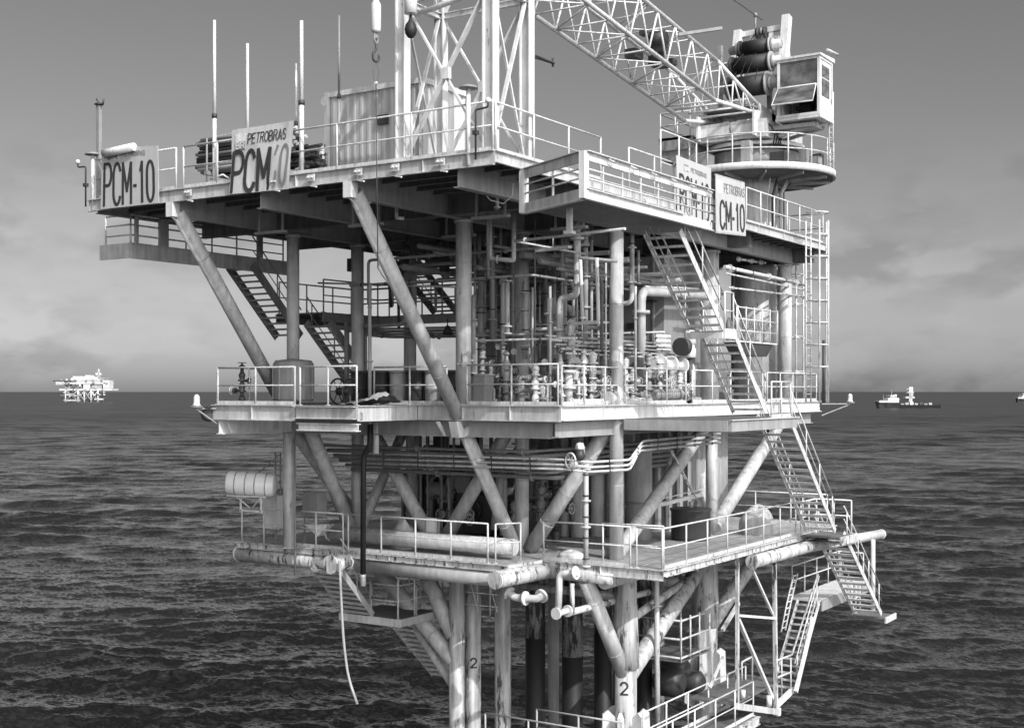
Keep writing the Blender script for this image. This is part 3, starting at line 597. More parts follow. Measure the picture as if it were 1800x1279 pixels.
# banner
c = [P(409, 229, X=25.15), P(516, 212, X=25.2), P(507, 332, X=25.2), P(403, 342, X=25.15)]
s = Thing('banner', 'creased cloth banner lettered PCM-10 with fading figures, tied over the left face rail', 'banner', 'platform name signs')
def onc(mb, c, nrm, amp=.03, dim=1.0, ph=.6):   # drape a flat piece over the waves of the cloth
    ex = (c[1]-c[0]+c[2]-c[3])/2; ey = (c[3]-c[0]+c[2]-c[1])/2
    for i, p in enumerate(mb.v):
        d = p-c[0]; u = d.dot(ex)/ex.length_squared; v = d.dot(ey)/ey.length_squared; u -= 0; 
        w = math.sin((u*1.2+v*.7)*9+ph)*amp*.5+math.sin((u*.9-v*1.1)*6+ph*2)*amp*.5+amp*.8*math.exp(-((u-v*-.35-.95)/.06)**2)
        mb.v[i] = p+nrm*w*dim
    return mb
s.part('cloth', cloth(c, NX, ph=.6), 'banner')
s.part('lettering', onc(text_mb('PCM', c, (.05, .66, .36, .97), NX, lift=.02, bold=.018), c, NX), 'ink'); s.part('faded_lettering', onc(text_mb('-10', c, (.64, .96, .34, .93), NX, lift=.02, bold=.015), c, NX), 'fade', label='faded pale figures at the end of the banner')
s.part('small_lettering', onc(text_mb('PETROBRAS', c, (.28, .90, .10, .25), NX, lift=.02, bold=.03), c, NX), 'ink')
s.part('logo', onc(panel(c, (.07, .235, .08, .32), NX, .004, .012), c, NX), 'white'); s.part('logo', onc(panel(c, (.07, .235, .20, .32), NX, .004, .018), c, NX), 'grey'); s.part('logo', onc(text_mb('BR', c, (.085, .22, .215, .305), NX, lift=.026, bold=.03), c, NX), 'white'); s.done()
# right face signs
c = [P(1188, 273, Y=16.95), P(1249, 296, Y=16.95), P(1249, 400, Y=16.95), P(1190, 372, Y=16.95)]
s = Thing('platform_sign', 'white board lettered PCM-10 behind the rails of the boxed walkway', 'sign', 'platform name signs'); s.part('board', panel(c, (0, 1, 0, 1), NY, .02), 'sign')
s.part('lettering', text_mb('PCM-10', c, (.08, .93, .32, .93), NY, lift=.026, bold=.006), 'ink'); s.part('small_lettering', text_mb('PETROBRAS', c, (.4, .85, .13, .2), NY, lift=.026, bold=.006), 'fade'); s.part('logo', panel(c, (.2, .33, .1, .22), NY, .004, .022), 'grey'); s.part('logo', text_mb('BR', c, (.21, .32, .15, .21), NY, lift=.03, bold=.03), 'white'); s.done()
c = [P(1257, 308, Y=14.35), P(1308, 323, Y=14.35), P(1310, 413, Y=14.35), P(1258, 407, Y=14.35)]
s = Thing('platform_sign', 'sunlit white board reading CM-10, its first letter folded away, at the boxed walkway end', 'sign', 'platform name signs'); s.part('board', panel(c, (0, 1, 0, 1), NY, .02), 'sign')
s.part('lettering', text_mb('CM-10', c, (.13, .95, .44, .93), NY, lift=.026, bold=.006), 'ink'); s.part('small_lettering', text_mb('PETROBRAS', c, (.27, .97, .11, .27), NY, lift=.026, bold=.01), 'fade'); s.part('logo', panel(c, (.03, .2, .07, .30), NY, .004, .022), 'white')
s.part('frame', MB().bar(c[0]+Z0*.02, c[1]+Z0*.02, .04, .04, Z0).bar(c[3]-Z0*.02, c[2]-Z0*.02, .04, .04, Z0), 'mid'); s.done()
# lattice tower on the near corner
t = Thing('lattice_tower', 'tall white lattice tower of H beams standing on the near corner of the top deck', 'tower')
TX0, TX1, TY0, TY1, TZ1 = 25.62, 27.25, 17.32, 20.0, 15.5
for x, y, w in ((TX0, TY0, .27), (TX0, TY1, .25), (TX1, TY0, .25), (TX1, TY1, .24)):
    t.part('leg', MB().ibeam((x, y, ZT+.03), (x, y, TZ1), w, w+.05, .03, (0, 1, 0)), 'white'); t.part('base_plate', MB().box(x-.25, x+.25, y-.25, y+.25, ZT, ZT+.03), 'white')
def xb(a, b, z0, z1, w, m='white', g=True):
    a = V(a); b = V(b)
    t.part('cross_brace', MB().bar(a+Z0*z0, b+Z0*z1, w, .05), m); t.part('cross_brace', MB().bar(b+Z0*z0+(a-b).normalized()*.05+V((.08, .06, 0)), a+Z0*z1+V((.08, .06, 0)), w*.62, .05), m)
    if g: c_ = (a+b)/2; t.part('gusset', MB().box(c_.x-.06, c_.x+.06, c_.y-.12, c_.y+.12, (z0+z1)/2-.14, (z0+z1)/2+.14), m)
for z0, z1 in ((5.95, 9.75), (9.95, 13.9)):
    xb((TX0, TY1-.12, 0), (TX0, TY0+.1, 0), z0, z1, .15); xb((TX1, TY1-.12, 0), (TX1, TY0+.1, 0), z0, z1, .13)
    xb((TX0+.1, TY0, 0), (TX1-.1, TY0, 0), z0, z1, .10, g=False); xb((TX0+.1, TY1, 0), (TX1-.1, TY1, 0), z0, z1, .10, g=False)
    for a, b in (((TX0, TY0), (TX0, TY1)), ((TX1, TY0), (TX1, TY1)), ((TX0, TY0), (TX1, TY0)), ((TX0, TY1), (TX1, TY1))):
        t.part('ring_beam', MB().ibeam((a[0], a[1], z1+.1), (b[0], b[1], z1+.1), .14, .16, .02), 'white')
t.part('top_platform', MB().box(TX0-.3, TX1+.3, TY0-.3, TY1+.3, TZ1, TZ1+.1), 'grating')
t.part('bracket', MB().tube((TX1+.1, TY0-.1, 8.45), (TX1+1.15, TY0-.1, 8.5), .035).tube((TX1+1.1, TY0-.1, 8.4), (TX1+1.1, TY0-.1, 8.62), .03).box(TX1+.2, TX1+1.1, TY0-.16, TY0-.13, 8.47, 8.5), 'dark')
t.part('elbow_pipe', MB().path([(TX0, TY1-.4, 9.45), (TX0, TY0+1.0, 9.62), (TX0, TY0+.5, 9.75)], .07, 10, .2), 'white'); t.done()
# ventilation mushroom and goose neck by the tower corner, and twins at the far left end
for lab, x, y, h in (('thin white vent post with a mushroom cap beside the tower corner', 25.3, 17.75, 1.55), ('thin white mushroom capped vent post at the far left end of the top deck', 25.35, 31.55, 1.35)):
    t = Thing('vent_post', lab, 'vent'); t.part('post', MB().tube((x, y, ZT-.3), (x, y, ZT+h), .055, n=12), 'white'); t.part('cap', MB().lathe((x, y, ZT+h), [(.0, -.02), (.24, 0), (.2, .05), (.05, .1)], 14), 'grey'); t.done()
for lab, x, y, sgn in (('bent goose neck lamp pipe on the rail in front of the lattice tower', 25.25, 17.5, -1), ('bent goose neck lamp pipe at the far left corner of the top deck', 25.25, 31.75, 1)):
    t = Thing('goose_neck', lab, 'lamp'); t.part('pipe', MB().path([(x, y, ZT-.2), (x, y, ZT+1.0), (x, y+sgn*.36, ZT+1.02), (x, y+sgn*.36, ZT+1.15)], .025, 8, .06), 'dark'); t.part('lamp_head', MB().lathe((x, y+sgn*.36, ZT+1.12), [(.03, 0), (.07, .02), (.07, .09), (.03, .13)], 12), 'white'); t.part('clamp', MB().box(x-.06, x+.06, y-.06, y+.06, ZT+.4, ZT+.5), 'dark'); t.done()
# container
def corr(a, b, z0, z1, nrm, pitch=.26, dep=.05):
    a = V(a); b = V(b); L_ = (b-a).length; d = (b-a)/L_; k = max(2, int(L_/pitch)); mb = MB(); pr = []
    for i in range(k):
        for f, w in ((0, 0), (.3, 0), (.45, 1), (.85, 1)): pr.append(((i+f)/k*L_, w*dep))
    pr.append((L_, 0))
    for s_, w in pr: mb.v += [a+d*s_-nrm*w+Z0*z0, a+d*s_-nrm*w+Z0*z1]
    for i in range(len(pr)-1): mb.f.append((2*i, 2*i+2, 2*i+3, 2*i+1)); mb.s.append(False)
    n = len(mb.v)
    for i in range(n): mb.v.append(mb.v[i]-nrm*.02)
    for f in list(mb.f): mb.f.append(tuple(n+x for x in reversed(f))); mb.s.append(False)
    return mb
t = Thing('cargo_container', 'small corrugated steel container standing on the top deck behind the lattice tower', 'container')
kx0, kx1, ky0, ky1, kz0, kz1 = 27.45, 29.5, 20.75, 24.1, ZT+.05, 8.42
t.part('wall', corr((kx0, ky1-.12, 0), (kx0, ky0+.1, 0), kz0+.15, kz1-.15, NX, .26, .018), 'corr_shade', label='long side with shade in its colour'); t.part('wall', corr((kx0+.1, ky0, 0), (kx1-.1, ky0, 0), kz0+.15, kz1-.15, NY), 'corr')
t.part('wall', corr((kx1, ky0+.1, 0), (kx1, ky1-.1, 0), kz0+.15, kz1-.15, -NX), 'corr'); t.part('wall', corr((kx1-.1, ky1, 0), (kx0+.1, ky1, 0), kz0+.15, kz1-.15, -NY), 'corr')
fr = MB()
for x in (kx0, kx1):
    for y in (ky0, ky1): fr.box(x-.07, x+.07, y-.07, y+.07, kz0, kz1)
t.part('corner_posts', fr, 'white')
fr = MB()
for z in (kz0+.07, kz1-.08):
    for x in (kx0, kx1): fr.box(x-.055, x+.055, ky0+.07, ky1-.07, z-.07, z+.075)
    for y in (ky0, ky1): fr.box(kx0+.07, kx1-.07, y-.055, y+.055, z-.07, z+.075)
t.part('frame_rails', fr, 'white'); t.part('roof', corr((kx0+.03, ky0+.03, 0), (kx0+.03, ky1-.03, 0), kz1-.03, kz1-.005, NX), 'corr')
t.part('roof', MB().box(kx0+.05, kx1-.05, ky0+.05, ky1-.05, kz1-.03, kz1-.004), 'corr')
for y in (ky0+.02, ky1+.1): t.part('pad_eye', MB().lathe((kx0-.02, y, kz1-.22), [(.14, 0), (.14, .04)], 12, (1, 0, 0)).lathe((kx0-.03, y, kz1-.22), [(.05, 0), (.05, .06)], 10, (1, 0, 0)), 'white')
t.part('door_box', MB().box(kx0-.09, kx0-.02, 21.9, 22.25, 7.3, 7.55), 'dark'); t.done()
# antennas
for lab, px, pt, X_, r, m in (('thick white whip antenna, tallest one left of the banner', 377, 36, 25.5, .05, 'white'), ('white whip antenna rising behind the stacked tubes', 435, 77, 29.5, .055, 'white'), ('shorter thin whip antenna just left of its tall twin beside the banner', 520.5, 112, 27.5, .035, 'white'),
                          ('tall white whip antenna with a dark joint just right of the banner', 530, 37, 25.6, .058, 'white'), ('thin grey whip antenna in front of the container', 596, 28, 25.6, .033, 'grey')):
    a = P(px, 300, X=X_); b = P(px, pt, X=X_); t = Thing('whip_antenna', lab, 'antenna', 'whip antennas on the top deck'); zb = ZT; mid = zb+1.9
    t.part('mast', MB().tube((a.x, a.y, zb), (a.x, a.y, mid), r*1.15, n=10), m); t.part('joint', MB().tube((a.x, a.y, mid), (a.x, a.y, mid+.12), r*1.5, n=10), 'dark'); t.part('whip', MB().tube((a.x, a.y, mid+.12), (a.x, a.y, b.z), r, r*.8, n=10), m); t.done()
a = P(174, 300, X=25.45); t = Thing('wind_sensor_mast', 'dark post with a small wind cup sensor above the far left sign', 'weather mast')
zt = P(174, 186, X=25.45).z; t.part('mast', MB().bar((a.x, a.y, ZT), (a.x, a.y, zt), .12, .12, (1, 0, 0)), 'grey'); t.part('sensor', MB().lathe((a.x, a.y, zt), [(.05, 0), (.14, .03), (.12, .07), (.03, .1)], 12).path([(a.x, a.y, zt+.05), (a.x, a.y-.18, zt+.02), (a.x, a.y-.22, zt+.18)], .025, 6).tube((a.x, a.y+.02, zt+.1), (a.x, a.y+.12, zt+.22), .02, n=6), 'dark'); t.done()
# stacks of scaffold tubes, one object per bundle, and loose planks
def pile(label, x, y0, y1, z, cols, rows, r, m='mid', seed=1, jit=.25, dirx=0.):
    rd = random.Random(seed); t = Thing('tube_stack', label, 'tube stack')
    for k in range(cols*rows):
        i, j = k % cols, k//cols; xx = x+i*r*2.15+rd.uniform(-.01, .01); zz = z+r+j*r*2.0; a = V((xx, y0+rd.uniform(-jit, jit), zz)); b = V((xx+dirx, y1+rd.uniform(-jit, jit), zz+rd.uniform(-.02, .05)))
        t.part('tube', MB().tube(a, b, r, n=8), 'dark' if rd.random() < .45 else ('rail' if rd.random() < .3 else m))
    for y in (y0+.5, y1-.5): t.part('dunnage', MB().box(x-.15, x+cols*r*2.2, y-.06, y+.06, z-.12, z), 'grey'); t.part('rack_post', MB().tube((x-.1, y, ZT), (x-.1, y, z+rows*r*2), .03), 'grey')
    return t.done()
pile('high stack of scaffold tubes on the top deck behind the banner', 26.2, 24.6, 28.0, 6.35, 7, 9, .052, seed=3)
pile('dark untidy stack of scaffold tubes between the banner and the container', 26.3, 23.9, 25.6, 6.1, 6, 7, .05, 'dark', seed=9, jit=.4, dirx=.5)
t = Thing('plank_pile', 'pale scaffold planks lying on top of the tube stack behind the banner', 'planks')
for i in range(5): t.part('plank', MB().bar((26.2+i*.2, 24.9-i*.05, 7.37+.03*(i % 2)), (26.4+i*.2, 27.3-i*.12, 7.36+.05*(i % 2)), .17, .035, Z0), 'rail')
t.done()
mb = MB(); rd = random.Random(4)
for k in range(26): a = V((26+rd.random()*.9, 25.2+rd.random()*2.2, ZT+.05+rd.random()*.3)); mb.path([a, a+V((rd.uniform(-.2, .2), rd.uniform(-.5, .5), .1)), a+V((rd.uniform(-.4, .4), rd.uniform(-.7, .7), -.02))], .025, 6)
one('rope_heap', mb, 'white', 'heap of pale ropes and hoses on the deck left of the banner', 'ropes')
# hooks hanging from the boom
hx, hy = 24.95, 20.25
hk = P(661, 40, T=32); hx, hy = hk.x, hk.y
t = Thing('hook_block', 'white crane hook weight hanging on its wire above the container, sling below', 'crane hook')
zz = lambda y: (688-y)/FPX*32
t.part('wire', MB().tube((hx, hy, zz(2)), (hx, hy, 14.2), .02, n=6).tube((hx+.09, hy, zz(2)), (hx+.09, hy, 14.2), .02, n=6), 'white')
t.part('weight', MB().lathe((hx, hy, zz(56)), [(.06, -.03), (.115, 0), (.125, .03), (.125, .68), (.1, .72), (.06, .8)], 18), 'white')
t.part('shackle', MB().path([(hx-.05, hy, zz(60)), (hx-.07, hy, zz(72)), (hx, hy, zz(78)), (hx+.07, hy, zz(72)), (hx+.05, hy, zz(60))], .028, 8, .04).lathe((hx, hy, zz(70)), [(.03, 0), (.055, .04), (.05, .1), (.02, .13)], 10), 'grey')
t.part('hook', MB().path([(hx, hy, zz(76)), (hx, hy, zz(88)), (hx-.09, hy+.03, zz(95)), (hx-.08, hy+.03, zz(106)), (hx+.02, hy, zz(110)), (hx+.09, hy-.03, zz(103)), (hx+.07, hy-.03, zz(96))], .03, 8, .05), 'dark'); t.done()
t = Thing('lifting_sling', 'thin dark sling and tag line hanging from the hook down past the deck edge', 'sling')
t.part('loop', MB().path([(hx, hy, zz(108)), (hx-.05, hy+.05, zz(125)), (hx-.03, hy+.03, zz(140)), (hx, hy, zz(144)), (hx+.03, hy-.03, zz(140)), (hx+.06, hy-.05, zz(125)), (hx, hy, zz(108))], .012, 6), 'wire'); t.part('ring', MB().lathe((hx, hy, zz(146)), [(.04, -.03), (.04, .03)], 10, (1, 0, 0)), 'white'); t.part('tag_line', MB().path([(hx, hy, zz(147)), (hx+.02, hy-.01, zz(320)), (hx+.05, hy-.02, zz(470))], .014, 6), 'dark'); t.done()
h2 = P(722, 20, T=31.6); t = Thing('hook_block', 'second crane hook with a round black ball hanging against the tower', 'crane hook')
t.part('wire', MB().tube((h2.x, h2.y, 9.4), (h2.x, h2.y, 13.5), .02, n=6), 'wire'); t.part('weight', MB().lathe((h2.x, h2.y, (688-26)/FPX*31.6), [(.1, 0), (.16, .02), (.16, .5), (.1, .55)], 16), 'white'); t.part('ball', MB().lathe((h2.x, h2.y, (688-68)/FPX*31.6), [(.02, 0), (.08, .03), (.14, .12), (.155, .22), (.13, .34), (.07, .42), (.03, .5), (.03, .58)], 16), 'black'); t.done()
# ------------------------------------------------------------ pedestal crane
cx, cy = 48.4, 19.9
cr_ = Thing('pedestal_crane', 'white pedestal crane with a long lattice boom at the far right of the top deck', 'crane')
cr_.part('pedestal', MB().lathe((cx, cy, ZT+.005), [(1.15, 0), (1.15, .06), (.88, .07), (.88, 2.2), (.95, 2.9)], 36), 'paint'); cr_.part('pedestal', MB().lathe((cx, cy, ZM), [(.85, 0), (.85, 5.4)], 30), 'paint')
cr_.part('ring_platform', MB().lathe((cx, cy, 8.40), [(1.0, 0), (3.04, 0), (3.04, .28), (1.0, .28)], 56), 'under'); cr_.part('ring_rim', MB().lathe((cx, cy, 8.42), [(3.05, 0), (3.14, 0), (3.14, .26), (3.05, .27)], 64), 'white')
for k in range(12): a = R(30*k); cr_.part('rib', MB().bar((cx+.9*math.cos(a), cy+.9*math.sin(a), 8.3), (cx+2.95*math.cos(a), cy+2.95*math.sin(a), 8.36), .05, .14, Z0), 'mid')
cr_.part('bearing_drum', MB().lathe((cx, cy, 8.7), [(1.75, 0), (1.75, .72)], 40), 'grey')
for k in range(36): a = R(10*k); cr_.part('bolt', MB().tube((cx+1.85*math.cos(a), cy+1.85*math.sin(a), 8.69), (cx+1.85*math.cos(a), cy+1.85*math.sin(a), 8.8), .035, n=6), 'grey')
#; cr_.part('ring_skirt', MB().lathe((cx, cy, 7.6), [(.9, 0), (1.0, .2), (1.3, .66)], 32), 'mid')
rg = cr_.part('platform_rail', MB(), 'rail')
def ring(z, r, rr, a0=0, a1=360, n=64): return [(cx+r*math.cos(R(a0+(a1-a0)*i/n)), cy+r*math.sin(R(a0+(a1-a0)*i/n)), z) for i in range(n+1)]
rg[1].path(ring(9.78, 3.05, 0), .03, 7).path(ring(9.22, 3.05, 0), .025, 7)
for i in range(18): a = R(20*i+6); cr_.part('rail_post', MB().tube((cx+3.05*math.cos(a), cy+3.05*math.sin(a), 8.62), (cx+3.05*math.cos(a), cy+3.05*math.sin(a), 9.8), .032, n=8), 'rail')
cr_.part('slew_bearing', MB().lathe((cx, cy, 8.72), [(1.25, 0), (1.25, .5), (1.5, .55), (1.5, .75), (1.9, .8)], 40), 'mid'); cr_.part('turntable', MB().lathe((cx, cy, 9.52), [(1.0, 0), (1.95, .05), (1.95, .2), (1.2, .22)], 32), 'white')
cr_.part('machinery_base', MB().box(46.3, 50.2, 18.6, 21.5, 9.76, 10.45), 'paint'); cr_.part('machinery_base', MB().box(46.25, 46.29, 18.7, 21.4, 9.9, 10.3), 'white')
cr_.part('side_plate', MB().poly([(46.0, 18.95, 9.8), (46.0, 18.95, 10.75), (47.6, 18.95, 10.95), (50.2, 18.95, 10.9), (50.2, 18.95, 9.8)], (0, .08, 0)), 'white'); cr_.part('side_plate', MB().poly([(46.0, 21.3, 9.8), (46.0, 21.3, 10.75), (47.6, 21.3, 10.95), (50.2, 21.3, 10.9), (50.2, 21.3, 9.8)], (0, .08, 0)), 'white')
for k, (a, r_, w_, h_) in enumerate(((150, 2.4, .5, .6), (195, 2.45, .35, .9), (225, 2.4, .6, .45), (250, 2.5, .3, .7), (275, 2.4, .45, .5), (300, 2.5, .35, .8))):
    x = cx+r_*math.cos(R(a)); y = cy+r_*math.sin(R(a)); cr_.part('equipment_box', MB().box(x-w_/2, x+w_/2, y-w_/2, y+w_/2, 8.69, 8.69+h_), ('grey', 'mid', 'dark')[k % 3])
for k, (a, r_) in enumerate(((228, 1.05), (240, 1.1), (262, 1.12), (276, 1.1), (290, 1.1))):
    x = cx+r_*math.cos(R(a)); y = cy+r_*math.sin(R(a)); cr_.part('riser_pipe', MB().path([(x, y, ZT), (x, y, 7.6+.1*k), (x+.3*math.cos(R(a)), y+.3*math.sin(R(a)), 8.35)], .035+.015*(k % 3), 8), ('white', 'dark', 'mid')[k % 3])
for k in range(6):
    cr_.part('hydraulic_hose', MB().path([(46.6+.2*k, 18.7, 10.4), (46.5+.2*k, 18.3, 9.9-.1*k), (46.8+.2*k, 18.5, 9.5), (47.0+.2*k, 18.9, 9.6)], .025, 6, .1), 'black')
# gantry
gz = (688-28)/FPX*51
for y, dz in ((18.7, 0), (20.75, -.3)):
    cr_.part('gantry_leg', MB().bar((48.0, y, 10.9), (48.75, y, gz+dz), .30, .36, (1, 0, 0)), 'white'); cr_.part('gantry_leg', MB().bar((49.6, y, 11.0), (48.8, y, gz-1.4), .15, .15, (1, 0, 0)), 'white')
cr_.part('gantry_head', MB().bar((48.8, 18.8, gz-.4), (48.8, 20.7, gz-.45), .2, .22, Z0), 'white'); cr_.part('sheave', MB().lathe((48.6, 19.5, gz-.55), [(.22, 0), (.22, .12)], 18, (0, 1, 0)), 'dark'); cr_.part('sheave', MB().lathe((48.6, 19.8, gz-.55), [(.22, 0), (.22, .12)], 18, (0, 1, 0)), 'dark')
for y in (20.15, 19.35): cr_.part('gantry_head', MB().bar((48.8, y, gz-.5), (48.6, y, gz-1.8), .14, .2, (0, 1, 0)), 'white')
cr_.part('mast_light', MB().tube((48.9, 20.1, gz-.3), (48.9, 20.1, gz+.25), .04).lathe((48.9, 20.1, gz+.2), [(.05, 0), (.08, .05), (.08, .15), (.03, .2)], 10), 'grey')
for i, (x, z, r, y0, y1) in enumerate(((47.5, 13.55, .33, 18.85, 20.1), (47.3, 12.85, .39, 18.75, 20.35), (47.1, 11.95, .47, 18.8, 20.4))):
    d = cr_.part('winch_drum', MB().lathe((x, y0+.12, z), [(r*.86, 0), (r*.86, y1-y0-.24)], 28, (0, 1, 0)), 'black')
    for y in (y0, y1): cr_.part('flange', MB().lathe((x, y, z), [(r, 0), (r, .07)], 28, (0, 1, 0)), 'mid' if y == y0 else 'dark', up=d)
    cr_.part('motor', MB().lathe((x, y0-.42, z), [(.13, 0), (.2, .04), (.2, .28), (.26, .3), (.26, .4)], 16, (0, 1, 0)).box(x-.1, x+.1, y0-.3, y0-.1, z+.15, z+.3), 'galv', up=d)
    cr_.part('motor', MB().lathe((x, y1+.08, z), [(.26, 0), (.26, .12), (.18, .14), (.18, .4), (.1, .45)], 16, (0, 1, 0)), 'galv', up=d)
cr_.part('winch_frame', MB().box(48.0, 48.2, 19.1, 19.25, 10.9, 14.0).box(48.0, 48.2, 21.2, 21.35, 10.9, 14.0).box(46.2, 48.4, 19.15, 21.3, 10.96, 11.05), 'grey')
for i in range(9):
    y = 19.2+i*.17; cr_.part('wire_rope', MB().tube((48.5, 19.5+i*.06, gz-.6), (46.7-.1*(i % 3), y, 12.1+.5*(i % 2)), .014, n=5), 'black')
# cab
bx0, bx1, by0, by1, bz0, bz1 = 46.6, 47.95, 16.62, 18.2, 10.42, 12.62
k = MB()
for x in (bx0, bx1):
    for y in (by0, by1): k.box(x-.05, x+.05, y-.05, y+.05, bz0, bz1)
for z in (bz0+.05, bz1-.05):
    for y in (by0, by1): k.box(bx0+.05, bx1-.05, y-.05, y+.05, z-.05, z+.05)
    for x in (bx0, bx1): k.box(x-.045, x+.045, by0+.05, by1-.05, z-.05, z+.05)
cab = cr_.part('cab', k, 'white')
cr_.part('roof', MB().poly([(bx0-.12, by0-.1, bz1+.0), (bx0-.12, by0-.1, bz1+.08), (bx1+.15, by0-.1, bz1+.16), (bx1+.15, by0-.1, bz1+.0)], (0, 1.8, 0)).tube((bx0+.5, by0-.15, bz1+.3), (bx1+.3, by0-.15, bz1+.36), .05), 'white', up=cab)
cr_.part('window', MB().box(bx0-.02, bx0+.0, by0+.06, by1-.06, bz0+1.15, bz1-.12), 'glass', up=cab); cr_.part('window', MB().poly([(bx0-.06, by0+.1, bz0+1.12), (bx0-.06, by1-.02, bz0+1.12), (bx0-.42, by1+.1, bz0+.45), (bx0-.42, by0+.1, bz0+.45)], (-.02, 0, .01)), 'glass', up=cab, label='lower front window swung open')
cr_.part('window_frame', MB().path([(bx0-.08, by0+.08, bz0+1.14), (bx0-.08, by1, bz0+1.14), (bx0-.44, by1+.12, bz0+.44), (bx0-.44, by0+.08, bz0+.44), (bx0-.08, by0+.08, bz0+1.14)], .022, 6), 'white', up=cab)
cr_.part('door', MB().box(bx0+.06, bx1-.06, by0-.02, by0+.02, bz0+.1, bz1-.1), 'white', up=cab); cr_.part('window', MB().box(bx0+.25, bx1-.3, by0-.04, by0-.024, bz0+.75, bz0+1.4), 'glass', up=cab); cr_.part('window', MB().box(bx0+.25, bx1-.3, by0-.04, by0-.024, bz0+1.47, bz0+1.9), 'glass', up=cab)
cr_.part('back_wall', MB().box(bx1-.02, bx1+.02, by0+.05, by1-.05, bz0+.1, bz1-.1).box(bx0+.06, bx1-.06, by1-.02, by1+.02, bz0+.1, bz1-.1), 'mid', up=cab); cr_.part('seat', MB().box(bx0+.7, bx0+1.2, by0+.6, by0+1.2, bz0+.4, bz0+.55).box(bx0+1.15, bx0+1.3, by0+.6, by0+1.2, bz0+.5, bz0+1.2), 'black', up=cab)
cr_.part('cab_floor', MB().box(bx0-.08, bx1+.1, by0-.08, by1+.1, bz0-.12, bz0-.02), 'white', up=cab)
cr_.part('cab_bracket', MB().bar((47.0, 19.0, 9.7), (47.0, 16.8, 10.15), .12, .12, Z0).bar((47.8, 19.0, 9.7), (47.8, 16.8, 10.15), .12, .12, Z0).box(46.8, 47.9, 16.9, 19.0, 10.05, 10.2), 'mid')
cr_.part('side_cage', MB().path([(bx1+.05, by0+.1, 8.7), (bx1+.05, by0+.1, 11.6), (bx1+.05, by0+.5, 11.7)], .03, 7).path([(bx1+.5, by0+.1, 8.7), (bx1+.5, by0+.1, 11.6), (bx1+.5, by0+.5, 11.7)], .03, 7), 'rail')
lad = MB()
for i in range(14): lad.tube((bx1+.05, by0+.1, 8.8+i*.2), (bx1+.5, by0+.1, 8.8+i*.2), .018, n=6)
cr_.part('rungs', lad, 'rail')
# counter platform on the left side of the crane
cr_.part('side_platform', MB().box(46.2, 49.6, 21.7, 23.1, 10.0, 10.12).box(46.2, 46.3, 21.6, 23.1, 9.6, 10.1).poly([(46.3, 23.0, 9.2), (46.3, 21.6, 9.0), (46.3, 21.6, 9.9), (46.3, 23.1, 9.95)], (2, 0, 0)), 'grey')
sp = MB()
for z in (10.6, 11.1): sp.path([(46.25, 21.7, z), (46.25, 23.05, z), (49.5, 23.05, z)], .025, 7)
for x, y in ((46.25, 21.75), (46.25, 22.4), (46.25, 23.05), (47.8, 23.05), (49.4, 23.05)): sp.tube((x, y, 10.1), (x, y, 11.1), .026, n=7)
cr_.part('side_rail', sp, 'rail')
af = MB()
for a, b in (((47.6, 22.0, 10.9), (48.2, 21.9, 13.2)), ((48.6, 22.0, 10.9), (48.2, 21.9, 13.2)), ((48.2, 21.9, 13.2), (48.2, 20.9, 13.3)), ((47.75, 22.0, 11.6), (48.45, 22.0, 11.6)), ((47.9, 22, 12.3), (48.35, 22, 12.3))): af.tube(a, b, .035, n=7)
cr_.part('side_frame', af, 'white')
# boom
BY0, BY1 = 19.2, 21.2
zl = lambda x: 10.55+(42.9-x)*.127
boom = MB(); f0, f1 = V((48.0, 19.15, 10.84)), V((48.0, 21.25, 10.84)); xt = 24.6
ch = [((48.0, BY0-.05, 10.84), (42.9, BY0, zl(42.9)), (xt, BY0, zl(xt))), ((48.0, BY0-.05, 10.84), (43.1, BY0, zl(43.1)+1.5), (xt, BY0, zl(xt)+1.5)), ((48.0, BY1+.05, 10.84), (44.6, BY1, zl(44.6)), (xt, BY1, zl(xt))), ((48.0, BY1+.05, 10.84), (43.1, BY1, zl(43.1)+1.5), (xt, BY1, zl(xt)+1.5))]
bm = cr_.part('boom', MB().box(47.8, 48.2, 18.95, 19.12, 10.6, 11.1).box(47.8, 48.2, 21.28, 21.42, 10.6, 11.1), 'white')
for c3 in ch:
    mb = MB(); mb.tube(c3[0], c3[1], .075, n=12); mb.tube(c3[1], c3[2], .075, n=12); cr_.part('chord', mb, 'white', up=bm)
lc = MB(); n = 14; xs = [42.9-(42.9-xt)*i/n for i in range(n+1)]
def lo(x, y): return V((x, y, zl(x)))
def hi(x, y): return V((x, y, zl(x)+1.5))
for i in range(n):
    a, b = xs[i], xs[i+1]; m_ = (a+b)/2
    for y in (BY0, BY1): lc.tube(lo(a, y), hi(m_, y), .035, n=7); lc.tube(hi(m_, y), lo(b, y), .035, n=7)
    lc.tube(lo(a, BY0), lo(a, BY1), .03, n=7); lc.tube(hi(m_, BY0), hi(m_, BY1), .03, n=7)
    if i % 2: lc.tube(lo(a, BY0), lo(b, BY1), .03, n=7); lc.tube(hi(a, BY1), hi(b, BY0), .03, n=7)
    else: lc.tube(lo(a, BY1), lo(b, BY0), .03, n=7); lc.tube(hi(a, BY0), hi(b, BY1), .03, n=7)
    if i in (0, 4, 8, 12): lc.tube(lo(a, BY0), hi(a, BY1), .03, n=7); lc.tube(lo(a, BY1), hi(a, BY0), .03, n=7)
for y, q in ((BY0, ch[0]), (BY1, ch[2])):
    for t0, t1 in ((.15, .3), (.3, .5), (.5, .7), (.7, .95)):
        A0 = V((48.0, y, 10.84)); Ll = lo(42.9, y); Hh = hi(43.1, y); lc.tube(A0.lerp(Ll, t0), A0.lerp(Hh, t1), .033, n=7); lc.tube(A0.lerp(Ll, t1), A0.lerp(Hh, t1), .033, n=7)
